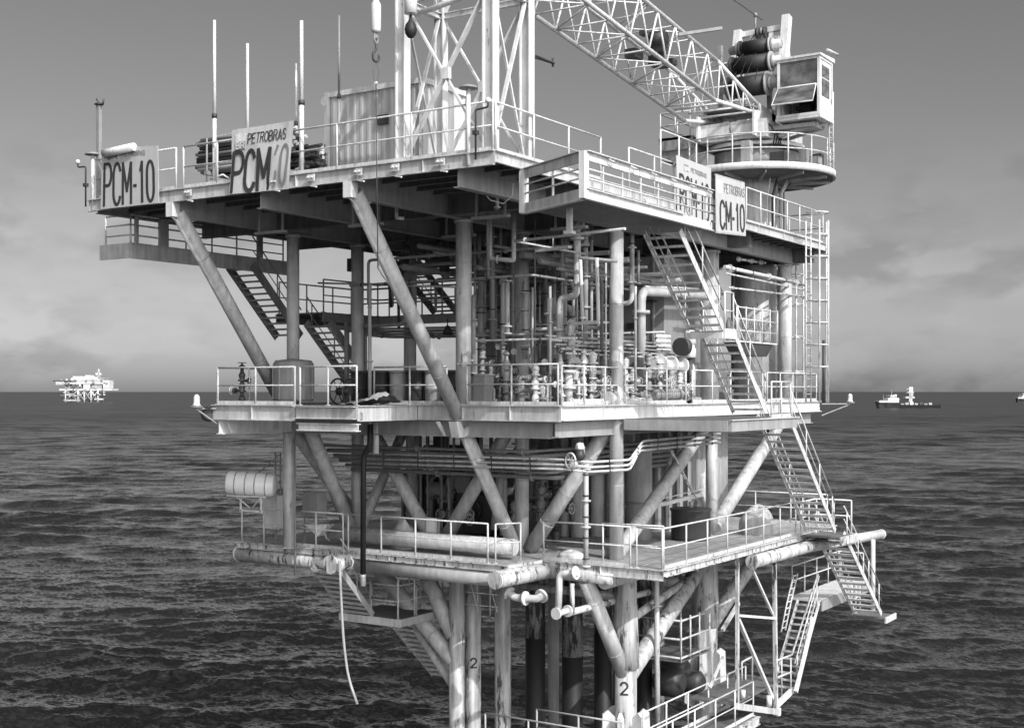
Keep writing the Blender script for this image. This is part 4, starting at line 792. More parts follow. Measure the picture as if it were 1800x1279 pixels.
for tt in (.35, .6, .85): lc.tube(V((48, BY0, 10.84)).lerp(lo(42.9, BY0), tt), V((48, BY1, 10.84)).lerp(lo(42.9, BY1), tt), .04, n=7); lc.tube(V((48, BY0, 10.84)).lerp(hi(43.1, BY0), tt), V((48, BY1, 10.84)).lerp(hi(43.1, BY1), tt), .03, n=7)
cr_.part('lacing', lc, 'white', up=bm)
cr_.part('foot_plate', MB().poly([(48.2, BY0-.16, 10.7), (46.9, BY0-.16, 10.68), (46.7, BY0-.16, 11.15), (48.1, BY0-.16, 11.0)], (0, .09, 0)), 'white', up=bm)
bx = MB()
for x, y, z, s_ in ((40.6, 20.3, .75, .35), (40.0, 19.9, .9, .25), (39.3, 20.6, .6, .3), (41.4, 20.2, 1.0, .2), (38.9, 20.0, 1.1, .16)): bx.box(x-s_, x+s_, y-s_*.7, y+s_*.7, zl(x)+z-s_*.5, zl(x)+z+s_*.5)
bx.lathe((39.9, 19.7, zl(40)+1.25), [(.3, 0), (.3, .6)], 16, (0, 1, 0)); cr_.part('boom_winch', bx, 'dark', up=bm)
cr_.part('boom_arm', MB().bar((39.7, 19.1, zl(39.7)+1.2), (40.6, 17.9, zl(39.7)+1.45), .12, .1, Z0), 'grey', up=bm)
cr_.part('boom_head', MB().lathe((xt+.1, 19.6, zl(xt)+.4), [(.4, 0), (.4, 1.2)], 20, (0, 1, 0)).box(xt-.2, xt+.6, BY0, BY1, zl(xt)+.2, zl(xt)+.35), 'white', up=bm)
cr_.part('pendant_rope', MB().tube((48.4, 19.6, gz-.1), (xt+.3, 19.6, zl(xt)+2.6), .02, n=5), 'wire', up=bm)
cr_.done()
def wheel(mb, c, r, ax=(0, 1, 0), t=.02, n=14):
    c = V(c); u, w = frame(V(ax)); mb.path([c+(u*math.cos(2*math.pi*i/n)+w*math.sin(2*math.pi*i/n))*r for i in range(n+1)], t, 6)
    for k in range(3): a = math.pi*k/3; d = u*math.cos(a)+w*math.sin(a); mb.tube(c-d*r, c+d*r, t*.6, n=5)
    return mb
def flange(mb, c, d, r, t=.05): c = V(c); d = V(d).normalized(); return mb.tube(c-d*t/2, c+d*t/2, r, n=14)
def pipe(label, pts, r, m='paint', bend=None, fl=(), name='pipe', group=None, clamps=0):
    pts = [V(p) for p in pts]; t = Thing(name, label, 'pipe', group); t.part('tube', MB().path(pts, r, 10, bend if bend is not None else r*2.5), m)
    def at(f):
        L_ = [(b-a).length for a, b in zip(pts, pts[1:])]; s = f*sum(L_)
        for a, b, l_ in zip(pts, pts[1:], L_):
            if s <= l_+1e-6: return a+(b-a)*s/l_, (b-a)
            s -= l_
        return pts[-1], pts[-1]-pts[-2]
    for f in fl: c, d = at(f); t.part('flange', flange(MB(), c, d, r*1.9, max(.04, r*.7)), m)
    for k in range(clamps): c, d = at((k+.5)/clamps); t.part('clamp', flange(MB(), c, d, r*1.35, .035), 'dark')
    if len(t.parts) == 1: o = one(name, t.parts[0][1], m, label, 'pipe', group); return o
    return t.done()
def tree(label, x, y, z, h, s=1., m='paint', seed=0, group=None, arms=2):
    """stack of valve bodies with flanges, side arms and hand wheels"""
    rd = random.Random(seed); t = Thing('valve_tree', label, 'valve tree', group); mb = MB(); k = z; i = 0
    mb.tube((x, y, z), (x, y, z+h), .07*s, n=12)
    while k < z+h-.15:
        mb.lathe((x, y, k), [(.15*s, 0), (.15*s, .05), (.09*s, .06), (.12*s, .16*s), (.13*s, .24*s), (.08*s, .34*s)], 14); k += (.36+.14*rd.random())*s; i += 1
    mb.lathe((x, y, z+h), [(.13*s, 0), (.13*s, .05), (.06*s, .1), (.02, .14)], 12); t.part('body', mb, m)
    for a in range(arms):
        az = z+h*(.3+.5*a/max(1, arms)+.1*rd.random()); d = V((0, 1, 0)) if rd.random() < .6 else V((1, 0, 0)); sg = rd.choice((-1, 1)); e = V((x, y, az))+d*sg*(.38*s)
        t.part('arm', flange(MB().tube((x, y, az), e, .055*s, n=10), e, d, .11*s), m); t.part('hand_wheel', wheel(MB().tube(e, e+d*sg*.12*s, .02*s, n=6), e+d*sg*.14*s, .15*s, d, .015*s), 'dark' if rd.random() < .6 else 'rail')
    t.part('hand_wheel', wheel(MB().tube((x, y, z+h), (x, y, z+h+.2*s), .02*s, n=6), (x, y, z+h+.2*s), .15*s, (0, 0, 1), .015*s), 'dark')
    return t.done()
def PX(px, py, **k): return P(px, py, **k)
# ---------------- shelters
t = Thing('equipment_shelter', 'plain grey walled equipment room in the middle of the mid deck behind the pipework', 'shelter')
t.part('wall', MB().box(40.0, 44.5, 19.8, 27.6, ZM+.002, 4.7), 'wall'); 
for y in (20.2, 22.3, 24.4, 26.5): t.part('wall_rib', MB().box(39.94, 40.0, y-.04, y+.04, ZM+.01, 4.6), 'wall')
for y, z, a, b in ((21.0, 2.2, .3, .2), (22.9, 2.3, .22, .3), (25.2, 2.1, .3, .25), (26.2, 1.2, .25, .35), (23.7, 1.0, .2, .4), (20.6, .9, .35, .3)): t.part('junction_box', MB().box(39.8, 39.94, y-a/2, y+a/2, z, z+b), 'dark')
t.part('conduit', MB().path([(39.9, 20, 3.6), (39.9, 27.5, 3.6)], .04, 6).path([(39.85, 21.6, 0), (39.85, 21.6, 4.6)], .03, 6).path([(39.85, 24.9, 0), (39.85, 24.9, 4.6)], .03, 6), 'mid'); t.part('cable_tray', MB().box(39.6, 39.9, 20, 27.5, 3.1, 3.16), 'dark'); t.done()
one('wind_wall', corr((49.0, 21.2, 0), (49.0, 18.9, 0), .1, 4.9, NX, .3, .04), 'wall', 'grey corrugated wall panel behind the column at the right end of the mid deck', 'wall')
t = Thing('corrugated_enclosure', 'ribbed steel enclosure standing on the lower deck behind the slanting struts', 'enclosure')
t.part('wall', corr((41.5, 26.5, 0), (41.5, 19.6, 0), ZL+.002, -1.4, NX, .42, .1), 'mid'); t.part('wall', corr((41.5, 19.6, 0), (45, 19.6, 0), ZL+.002, -1.4, NY, .42, .1), 'mid'); t.done()
p = P(1105, 900, X=38.6); t = Thing('vertical_tank', 'tall grey cylinder tank beside the white column on the lower deck', 'tank'); t.part('shell', MB().lathe((38.9, 20.2, ZL), [(.45, 0), (.45, 3.0), (.4, 3.1), (.1, 3.2)], 24), 'mid'); t.part('band', MB().lathe((38.9, 20.2, ZL+1.2), [(.47, 0), (.47, .06)], 24), 'grey'); t.done()
t = Thing('round_tank', 'low dark round tank under the tilted steel frame on the lower deck', 'tank'); t.part('shell', MB().lathe((39.6, 18.6, ZL), [(.62, 0), (.66, .1), (.66, .95), (.7, 1.0), (.7, 1.06), (.1, 1.12)], 26), 'dark'); t.part('fitting', MB().tube((39.4, 18.5, ZL+1.1), (39.4, 18.5, ZL+1.3), .08).box(39.7, 39.9, 18.4, 18.6, ZL+1.1, ZL+1.25), 'grey'); t.done()
# ---------------- overhead and hanging pipework of the mid level
pipe('slim firewater pipe ringing the column line below the top deck, bending at the near corner', [(31, 26.3, 3.33), (31, 19.5, 3.33), (37.5, 19.5, 3.3)], .04, 'galv', .1, clamps=14)
pipe('second slim pipe running left above the barrels under the top deck', [(31.2, 27.8, 3.5), (31.2, 22.0, 3.1)], .03, 'mid')
pipe('U shaped drain pipe hanging from the top deck right of the banded column', [PX(861, 340, X=31), PX(861, 454, X=31), PX(903, 458, X=31.3), PX(903, 360, X=31.3)], .07, 'paint', .08, fl=(.5,))
pipe('twin of the hanging drain pipe, dropping to the firewater ring', [PX(857, 345, X=30.7), PX(858, 486, X=30.9)], .05, 'grey', fl=(.6, .9))
pipe('white vertical pipe with dappled light left of the tall riser', [PX(892, 492, X=32), PX(892, 588, X=32)], .075, 'paint', fl=(.02, .85, .98))
t = Thing('riser_casing', 'tall ribbed cylinder casing standing among the pipes left of the white column', 'vessel'); c = PX(919, 600, X=34.2)
t.part('shell', MB().lathe((c.x, c.y, .9), [(.22, 0), (.23, .1), (.23, 2.2), (.2, 2.25)], 20), 'paint')
for k in range(7): a = R(k*52); t.part('rib', MB().box(c.x+.235*math.cos(a)-.015, c.x+.235*math.cos(a)+.015, c.y+.235*math.sin(a)-.015, c.y+.235*math.sin(a)+.015, .95, 3.1), 'grey')
t.part('flange', MB().lathe((c.x, c.y, .75), [(.32, 0), (.32, .12)], 20).lathe((c.x, c.y, .3), [(.3, 0), (.3, .08)], 20), 'mid'); t.part('lower_pipe', MB().lathe((c.x, c.y, ZM), [(.17, 0), (.17, 1.3)], 16), 'mid')
for k in range(12): a = R(30*k); t.part('bolt', MB().tube((c.x+.28*math.cos(a), c.y+.28*math.sin(a), .6), (c.x+.28*math.cos(a), c.y+.28*math.sin(a), 1.0), .015, n=5), 'grey')
t.done()
for lab, px, y0, y1, X_, r, m in (('thin white pipe just right of the ribbed casing', 936, 505, 640, 33, .035, 'rail'), ('long thin white pipe dropping to the mid deck edge rail', 967, 503, 714, 31.4, .04, 'paint'), ('dark vertical cable pipe between the casing and the valve stack', 988, 375, 640, 33, .04, 'grey'),
        ('short grey pipe beside the dark cable pipe above the valve stack', 1008, 500, 560, 33, .05, 'mid'), ('thin bright pipe left of the big white column, reaching under the deck', 1065, 462, 690, 33.2, .03, 'rail'), ('grey pipe just left of the thin bright pipe by the column', 1058, 512, 640, 34, .05, 'mid'), ('thin pipe right of the white column rising to the lamp bracket', 1117, 503, 690, 34.5, .04, 'rail'),
        ('dark pipe hanging beside the thin pipe right of the column', 1122, 440, 500, 36, .05, 'grey'), ('thin pipe dropping in front of the grey wall left of the casing', 832, 520, 660, 32, .07, 'mid'), ('slim grey pipe against the banded column', 823, 430, 640, 31.4, .09, 'mid'), ('thin vertical conduit left of the mezzanine barrels', 650, 497, 640, 30.8, .04, 'mid')):
    pipe(lab, [PX(px, y0, X=X_), PX(px, y1, X=X_)], r, m, fl=(.3, .97) if r > .038 else ())
pipe('white U shaped pipe looping down from the deck above the valve stack', [PX(1020, 453, X=32.3), PX(1024, 562, X=32.3)], .055, 'white', fl=(.97,))
pipe('white bent pipe beside the looping pipe, feeding the valve stack', [PX(1049, 453, X=32.2), PX(1052, 566, X=32.2), PX(1003, 569, X=32.4), PX(1001, 590, X=32.4)], .055, 'white', .1)
pipe('dark cross pipe joining the two white hanging pipes', [PX(1018, 453, X=32.25), PX(1085, 459, X=33)], .05, 'mid')
for i, y in enumerate((457, 470, 481)):
    pipe('short %s pipe in the bundle behind the white hanging pipes' % ('upper', 'middle', 'lower')[i], [PX(993, y, X=34), PX(1060, y+10, X=36.5)], .045, 'rail', fl=(.05, .9))
pipe('pipe frame under the boxed walkway running up to the right', [PX(905, 424, X=28), PX(1099, 402, X=27)], .035, 'rail', fl=(.1,))
pipe('second arm of the pipe frame under the boxed walkway', [PX(905, 424, X=28), PX(1030, 447, X=30.5)], .03, 'rail')
t = Thing('strip_light', 'long strip lamp hanging below the pipe frame of the boxed walkway', 'lamp'); t.part('tray', MB().bar(PX(944, 441, X=29), PX(1002, 434, X=28.7), .14, .07, Z0), 'white'); t.part('hanger', MB().tube(PX(972, 437, X=28.85), PX(972, 415, X=28.85), .02), 'rail'); t.done()
pipe('fat duct bending over behind the right hand stairs in an upside down U', [PX(1127, 705, Y=19.0), PX(1127, 512, Y=19.0), PX(1195, 516, Y=19.0), PX(1262, 522, Y=19.0)], .15, 'paint', .35, fl=(.3, .92), name='duct')
pipe('thinner pipe lying over the fat duct behind the stairs', [PX(1133, 504, Y=19.2), PX(1230, 508, Y=19.2)], .05, 'rail')
pipe('large insulated pipe bending down beside the white flight of stairs', [PX(1150, 640, Y=18.7), PX(1214, 643, Y=18.7), PX(1214, 700, Y=18.7)], .17, 'white', .25, fl=(.1, .3, .5))
t = Thing('bellows_hose', 'dark ribbed bellows hose lying on the mid deck behind the bright handrail', 'hose'); mb = MB(); a = PX(1148, 694, Y=18.5); b = PX(1206, 692, Y=18.5); d = (b-a)
for k in range(16): mb.lathe(a+d*(k/16), [(.12, 0), (.2, .03), (.2, .05), (.12, d.length/16)], 14, d)
t.part('hose', mb, 'grey'); t.part('coupling', flange(MB(), b, d, .25, .12), 'worn'); t.done()
t = Thing('actuated_valve', 'tall white drum shaped valve actuator hanging at the foot of the upper stairs', 'valve'); c = PX(1213, 605, Y=18.4)
t.part('body', MB().lathe((c.x, c.y, c.z-.45), [(.15, 0), (.2, .03), (.2, .3), (.16, .33), (.16, .45), (.2, .47), (.2, .85), (.12, .92)], 20), 'white'); t.part('arm', MB().lathe((c.x-.75, c.y, c.z-.1), [(.3, 0), (.3, .3), (.2, .45), (.12, .7)], 16, (1, 0, 0)), 'dark'); t.part('stand', MB().tube((c.x, c.y, ZM), (c.x, c.y, c.z-.4), .09), 'dark'); t.done()
t = Thing('bottle_rack', 'rack of four bright horizontal gas bottles behind the white stairs', 'gas bottles')
for k in range(4): a = PX(1154, 591+k*8.5, Y=19.6); t.part('bottle', MB().lathe(a, [(.03, -.08), (.03, -.02), (.085, .04), (.085, .95), (.05, 1.0)], 14, (1, 0, .02)), 'white')
a = PX(1154, 600, Y=19.7); t.part('frame', MB().box(a.x+.1, a.x+.16, a.y-.1, a.y+.1, ZM, a.z+.3).box(a.x+.8, a.x+.86, a.y-.1, a.y+.1, ZM, a.z+.3), 'mid'); t.done()
# long pipes on the right face, below the top deck
for lab, x0, y0, x1, y1, Y_, r in (('thick bright pipe slung under the right edge of the top deck', 1274, 469, 1418, 501, 17.4, .065), ('thin bright pipe just above the thick slung pipe at the right', 1275, 480, 1425, 512, 18.3, .035), ('lower bright pipe crossing behind the right hand column', 1280, 505, 1420, 522, 18.2, .035),
        ('short bright pipe stub high on the right, under the deck edge', 1296, 455, 1345, 462, 18.6, .05)):
    pipe(lab, [PX(x0, y0, Y=Y_), PX(x1, y1, Y=Y_)], r, 'rail', fl=(.05, .5, .85), clamps=5)
t = Thing('valve_gallery', 'small white railed gallery crowded with valves left of the right hand column', 'gallery')
a = PX(1292, 598, Y=17.6); b = PX(1362, 604, Y=17.6); x0, x1 = a.x, b.x; zf = a.z
t.part('floor', MB().box(x0, x1, 17.5, 18.2, zf-.05, zf), 'white'); t.part('skirt', MB().poly([(x0+.3, 17.55, zf-.06), (x1-.3, 17.55, zf-.06), (x1-.9, 17.55, zf-.5), (x0+.9, 17.55, zf-.5)], (0, .6, 0)), 'dark')
for z in (.35, .75, 1.15): t.part('rail', MB().tube((x0, 17.5, zf+z), (x1, 17.5, zf+z), .025, n=7), 'rail')
for k in range(6): x = x0+(x1-x0)*k/5; t.part('post', MB().tube((x, 17.5, zf-.02), (x, 17.5, zf+1.2), .028, n=7), 'rail')
for k in range(5):
    x = x0+.2+(x1-x0-.4)*k/4; t.part('valve', wheel(MB().lathe((x, 17.9, zf), [(.1, 0), (.1, .2), (.06, .25), (.12, .45), (.12, .6), (.05, .8)], 12), (x, 17.7, zf+.7), .13, (0, 1, 0)), 'grey')
t.done()
# tall ladder cage at the right end
t = Thing('ladder_cage', 'tall caged ladder rising past the top deck at the right hand end', 'ladder'); lx, ly = 44.9, 16.5
for x, y in ((lx, ly), (lx+.5, ly), (lx-.12, ly-.55), (lx+.62, ly-.55), (lx+.25, ly-.75)): t.part('upright', MB().tube((x, y, ZM), (x, y, 6.2), .032, n=7), 'rail')
for k in range(24): t.part('rung', MB().tube((lx, ly, ZM+.3+k*.28), (lx+.5, ly, ZM+.3+k*.28), .016, n=6), 'rail')
for k in range(8): z = .9+k*.8; t.part('hoop', MB().path([(lx, ly, z), (lx-.12, ly-.55, z), (lx+.25, ly-.75, z), (lx+.62, ly-.55, z), (lx+.5, ly, z)], .025, 6), 'rail')
t.done()
t = Thing('scaffold_bay', 'square white scaffold frame beside the caged ladder at the right end of the mid deck', 'scaffold')
for x, y in ((48.7, 18.3), (49.5, 18.3), (48.7, 19.0), (49.5, 19.0)): t.part('upright', MB().tube((x, y, ZM), (x, y, 5.3), .035, n=7), 'rail')
for z in (.8, 2.2, 3.5, 4.7):
    t.part('ledger', MB().tube((48.6, 18.3, z), (49.6, 18.3, z), .028, n=7).tube((48.7, 18.2, z-.06), (48.7, 19.1, z-.06), .028, n=7), 'rail'); t.part('ledger', MB().tube((48.6, 19.0, z), (49.6, 19.0, z), .028, n=7).tube((49.5, 18.2, z-.06), (49.5, 19.1, z-.06), .028, n=7), 'rail')
t.done()
one('pole', MB().tube((50.75, 17.9, -.5), (50.75, 17.9, 2.1), .06, n=10), 'dark', 'plain dark pole standing at the far right corner of the mid deck', 'pole')
for lab, q, c in (('white domed beacon on a bracket off the left end of the mid deck', (27.3, 28.3, -.45), (26.85, 28.72)), ('white domed beacon on a bracket off the right end of the mid deck', (50.5, 17.9, -.55), (51.8, 17.15))):
    t = Thing('navigation_light', lab, 'beacon'); x, y = c; z = -.42
    t.part('dome', MB().lathe((x, y, z), [(.12, 0), (.12, .04), (.09, .05), (.095, .2), (.085, .28), (.04, .33), (.01, .34)], 18), 'white'); t.part('tray', MB().lathe((x, y, z-.05), [(.19, 0), (.19, .04)], 16), 'grey'); t.part('bracket', MB().bar((x, y, z-.08), (q[0], q[1], z-.08), .05, .05, Z0).bar((x, y, z-.1), (q[0], q[1], z-.55), .04, .04, Z0), 'grey'); t.done()
t = Thing('fog_horn', 'dark drum shaped horn hanging off the left end of the mid deck', 'horn'); t.part('drum', MB().lathe((27.35, 28.75, -.68), [(.15, -.22), (.22, -.18), (.22, .15), (.15, .2)], 20, (.6, .8, 0)), 'dark'); t.part('bracket', MB().box(27.0, 27.3, 28.4, 28.6, -.5, -.45), 'dark'); t.done()
rd = random.Random(41)
for k in range(26):
    px = 846+k*9.3+rd.uniform(-3, 3); X_ = 32+rd.random()*5.5; c = P(px, 700, X=X_)
    if c.y < 18.7: c = P(px, 700, Y=18.8+rd.random())
    z0 = rd.choice((ZM, ZM, .6, 1.0, 1.6)); z1 = rd.choice((5.3, 5.3, 3.4, 4.2, 2.8)); r = rd.choice((.03, .04, .055, .08, .11)); m = rd.choice(('paint', 'mid', 'grey', 'rail', 'mid'))
    e = rd.choice(((.9, 0), (0, .8), (0, -.6), (0, 0), (0, 0))); ey = e[1] if c.y+e[1] > 18.5 else abs(e[1])
    pts = [(c.x, c.y, z0), (c.x, c.y, z1)] + ([(c.x+e[0], c.y+ey, z1)] if e != (0, 0) and z1 < 5 else []) + ([(c.x+e[0], c.y+ey, 5.3)] if e != (0, 0) and z1 < 5 else [])
    pipe({'paint': 'pale upright pipe among the crowded process lines of the mid deck', 'mid': 'grey upright pipe among the crowded process lines of the mid deck', 'grey': 'dark upright pipe among the crowded process lines of the mid deck', 'rail': 'light upright pipe among the crowded process lines of the mid deck'}[m], pts, r, m, r*3, fl=(.15+.2*rd.random(), .5+.2*rd.random(), .85), group={'paint': 'pale', 'mid': 'grey', 'grey': 'dark', 'rail': 'light'}[m]+' upright process pipes on the mid deck', clamps=rd.choice((0, 2, 4)))
for k in range(9):
    px = 850+k*27; X_ = 32.5+.5*(k % 4); a = P(px, 600+9*(k % 5), X=X_); 
    if a.y < 18.7: a = P(px, 600+9*(k % 5), Y=18.9)
    t = Thing('level_gauge', 'small round dial gauge on a stalk in the mid deck pipework', 'gauge', 'dial gauges in the mid deck pipework'); t.part('dial', MB().lathe(a, [(.1, 0), (.1, .05)], 14, (-1, -.3, 0)), 'white'); t.part('stalk', MB().tube(a+V((.05, 0, -.05)), (a.x+.05, a.y, max(ZM, a.z-1.1)), .018, n=6), 'grey'); t.done()
for k in range(7):
    x = 32.2+k*.95; pipe('slender cross pipe over the valve trees at head height', [(x, 18.75+.1*(k % 3), 1.55+.2*(k % 4)), (x, 22.5+.5*(k % 3), 1.55+.2*(k % 4)), (x, 22.5+.5*(k % 3), 5.2)], .035+.012*(k % 3), ('rail', 'mid', 'paint')[k % 3], .12, group='cross pipes at head height on the mid deck', fl=(.12, .5), clamps=3)
for k in range(5):
    y = 18.75+.17*k; pipe('thin line in the bank running along the right face at shoulder height', [(31.6, y, 1.1+.13*k), (39.0, y, 1.1+.13*k)], .03, ('rail', 'paint', 'mid')[k % 3], group='bank of thin lines along the right face', clamps=6)
# clamps and bolted lugs along the edge of the top deck
for k, y in enumerate((18.4, 19.8, 21.0, 22.6, 23.9, 27.2)):
    t = Thing('edge_clamp', 'pale bolted clamp on the left edge beam of the top deck', 'clamp', 'bolted clamps on the left edge beam of the top deck'); t.part('plate', MB().box(25.19, 25.24, y, y+.22, 5.5, 5.68), 'worn'); t.part('bolt', MB().tube((25.12, y+.05, 5.6), (25.2, y+.05, 5.6), .03, n=8), 'white'); t.part('bolt', MB().tube((25.12, y+.17, 5.6), (25.2, y+.17, 5.6), .03, n=8), 'white'); t.part('hook', MB().bar((25.2, y+.1, 5.38), (25.16, y-.12, 5.33), .05, .04, Z0), 'white'); t.done()
stair('dark flight of stairs high behind the long brace near the equipment room', P(733, 458, Y=28.0), P(802, 548, Y=28.0), (0, 1.0, 0), 12, m='grey', rails=(0, 1), sh=.3)
for k in range(4): pipe('dark pipe slung below the mezzanine gallery', [(34.2+.35*k, 30.2-.2*k, 2.35-.1*k), (36.6+.1*k, 29.9-.2*k, 2.3-.1*k), (36.7+.1*k, 21.5, 2.2-.1*k)], .04+.02*(k % 2), 'grey', .3, group='pipes slung below the mezzanine', fl=(.4, .7), clamps=4)
pipe('dark cable bundle hanging in loops beside the mezzanine rail', [(35.4, 28.2, 4.9), (35.3, 28.1, 4.1), (35.5, 27.9, 3.2), (35.4, 27.8, 2.2)], .05, 'dark', .3, name='cable')
for k, y in enumerate((29.2, 26.9, 25.2)):
    t = Thing('loudspeaker_box', 'small dark box hung under the top deck beams against the sky', 'box', 'dark boxes hung under the top deck'); t.part('box', MB().box(34.4, 34.65, y-.12, y+.12, 4.2-.1*k, 4.65), 'dark'); t.part('stem', MB().tube((34.5, y, 4.65), (34.5, y, 5.4), .02, n=6), 'dark'); t.done()
# ---------------- valves and wellheads on the mid deck
cl = 'wellhead valve trees crowded on the mid deck behind the near corner'
k = 0; rd = random.Random(12)
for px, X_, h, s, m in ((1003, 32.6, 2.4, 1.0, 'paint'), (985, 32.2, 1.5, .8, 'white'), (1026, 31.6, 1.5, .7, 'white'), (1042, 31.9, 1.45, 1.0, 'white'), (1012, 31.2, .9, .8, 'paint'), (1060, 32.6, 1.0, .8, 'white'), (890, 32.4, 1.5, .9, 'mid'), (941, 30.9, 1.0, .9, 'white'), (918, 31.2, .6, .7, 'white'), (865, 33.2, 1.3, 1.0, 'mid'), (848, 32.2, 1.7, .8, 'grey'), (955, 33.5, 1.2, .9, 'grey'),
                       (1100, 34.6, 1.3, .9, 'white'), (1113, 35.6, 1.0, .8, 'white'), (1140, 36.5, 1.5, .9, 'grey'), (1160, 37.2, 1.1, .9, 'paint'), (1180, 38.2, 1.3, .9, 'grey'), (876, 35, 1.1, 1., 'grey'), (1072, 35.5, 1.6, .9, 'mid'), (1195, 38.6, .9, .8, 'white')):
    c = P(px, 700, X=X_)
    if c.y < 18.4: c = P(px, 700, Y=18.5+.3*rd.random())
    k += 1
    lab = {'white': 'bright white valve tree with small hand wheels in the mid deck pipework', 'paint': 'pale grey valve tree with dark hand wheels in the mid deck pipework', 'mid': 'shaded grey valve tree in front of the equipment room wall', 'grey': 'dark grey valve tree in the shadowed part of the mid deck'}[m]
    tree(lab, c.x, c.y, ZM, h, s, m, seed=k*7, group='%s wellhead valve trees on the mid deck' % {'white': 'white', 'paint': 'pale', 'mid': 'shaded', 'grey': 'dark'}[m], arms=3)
gl = 'low crooked flow line looping between the valve trees on the mid deck'
for k in range(22):
    px = 850+k*17+rd.uniform(-6, 6); X_ = 31.0+rd.random()*2.2; c = P(px, 700, X=X_)
    if c.y < 18.35: c = P(px, 700, Y=18.4+rd.random()*1.2)
    h = .25+rd.random()*.9; dx, dy = rd.choice(((.6, 0), (.9, 0), (0, .7), (0, -.5), (.4, .4)));
    if c.y+dy < 18.3: dy = abs(dy)
    t = Thing('flow_line', gl, 'pipe', 'looping flow lines among the valve trees'); m = rd.choice(('white', 'paint', 'mid', 'grey', 'rail')); r = .03+.035*rd.random()
    t.part('tube', MB().path([(c.x, c.y, ZM), (c.x, c.y, ZM+h), (c.x+dx, c.y+dy, ZM+h), (c.x+dx, c.y+dy, ZM+h*rd.uniform(.1, .6)), (c.x+dx*1.7, c.y+dy*1.2+(.2 if dy == 0 else 0), ZM+h*.3)], r, 8, r*2.2), m)
    t.part('flange', flange(flange(MB(), (c.x, c.y, ZM+h*.45), (0, 0, 1), r*2), (c.x+dx*.5, c.y+dy*.5, ZM+h), (dx, dy, 0), r*2), m)
    if k % 2: t.part('hand_wheel', wheel(MB().tube((c.x+dx*.5, c.y+dy*.5, ZM+h), (c.x+dx*.5, c.y+dy*.5, ZM+h+.25), .015, n=5), (c.x+dx*.5, c.y+dy*.5, ZM+h+.26), .11, (0, 0, 1), .013), 'dark')
    t.done()
# big bright manifold elbow and the skid pipes on the right face
pipe('bright elbow pipe standing just left of the white column behind the rail', [PX(1010, 640, Y=18.9), PX(1040, 632, Y=18.9), PX(1043, 705, Y=18.9)], .11, 'white', .22, fl=(.02, .5, .95))
pipe('short bright standpipe just right of the near deck corner', [PX(1000, 650, Y=18.6), PX(1000, 712, Y=18.6)], .11, 'white', fl=(.05, .5))
for lab, x0, x1, y_, yy, r in (('bright low header pipe lying along the right edge of the mid deck', 1000, 1145, 706, 18.3, .06), ('second low header pipe behind the bright handrail', 1065, 1230, 702, 18.8, .07), ('rusty flanged pipe end at the foot of the white column', 1068, 1096, 705, 18.15, .12)):
    a = PX(x0, y_, Y=yy); b = PX(x1, y_, Y=yy); pipe(lab, [(a.x, a.y, ZM+r+.06), (b.x, b.y, ZM+r+.06)], r, 'worn' if r > .1 else 'white', fl=(.02, .4, .8))
# ---------------- barrels
for k, (px, X_, m) in enumerate(((632, 30.7, 'dark'), (648, 31.0, 'dark'), (668, 30.6, 'dark'), (683, 31.1, 'grey'), (701, 30.7, 'grey'), (716, 31.2, 'grey'), (730, 30.7, 'dark'), (748, 31.0, 'dark'), (763, 30.8, 'grey'), (778, 31.3, 'dark'), (790, 31.0, 'dark'))):
    c = P(px, 700, X=X_); t = Thing('barrel', {'dark': 'dark lidded barrel in the row behind the mid deck rail', 'grey': 'grey lidded barrel in the row behind the mid deck rail'}[m], 'barrel', '%s barrels in the row on the mid deck' % m)
    t.part('drum', MB().lathe((c.x, c.y, ZM), [(.24, 0), (.26, .05), (.27, .45), (.285, .47), (.27, .49), (.28, .95)], 20), m if m == 'dark' else 'mid'); t.part('lid', MB().lathe((c.x, c.y, ZM+.95), [(.31, 0), (.31, .05), (.28, .08)], 20), m); t.done()
for k, px in enumerate((829, 848)):
    c = P(px, 700, X=30.75); t = Thing('waste_bin', ('grey waste bin against the banded column', 'grey waste bin standing right of its twin by the banded column')[k], 'bin'); t.part('bin', MB().hexa([(c.x-.2, c.y-.2, ZM), (c.x+.2, c.y-.2, ZM), (c.x+.2, c.y+.2, ZM), (c.x-.2, c.y+.2, ZM), (c.x-.24, c.y-.24, ZM+.85), (c.x+.24, c.y-.24, ZM+.85), (c.x+.24, c.y+.24, ZM+.85), (c.x-.24, c.y+.24, ZM+.85)]), 'grey'); t.part('lid', MB().box(c.x-.27, c.x+.27, c.y-.27, c.y+.27, ZM+.855, ZM+.9), 'mid'); t.done()
# left bay items
t = Thing('horizontal_tank', 'dark ribbed tank standing on the left bay of the mid deck', 'tank'); t.part('shell', MB().lathe((29.5, 27.3, ZM+.1), [(.6, 0), (.62, .1), (.62, 1.15), (.55, 1.25), (.1, 1.3)], 24), 'grey')
for k in range(10): a = R(36*k); t.part('rib', MB().box(29.5+.63*math.cos(a)-.02, 29.5+.63*math.cos(a)+.02, 27.3+.63*math.sin(a)-.02, 27.3+.63*math.sin(a)+.02, ZM+.15, ZM+1.2), 'mid')
t.done()
tree('dark valve with a T handle on the far left of the mid deck', 27.9, 27.9, ZM, 1.1, .8, 'dark', seed=77)
one('cable_reel', wheel(wheel(MB().lathe((29.5, 25.0, ZM+.4), [(.12, 0), (.12, .5)], 12, (0, 1, 0)), (29.5, 25.0, ZM+.4), .38, (0, 1, 0), .03, 20), (29.5, 25.5, ZM+.4), .38, (0, 1, 0), .03, 20), 'dark', 'dark hose reel behind the left column on the mid deck', 'reel')
mb = MB(); n = 14
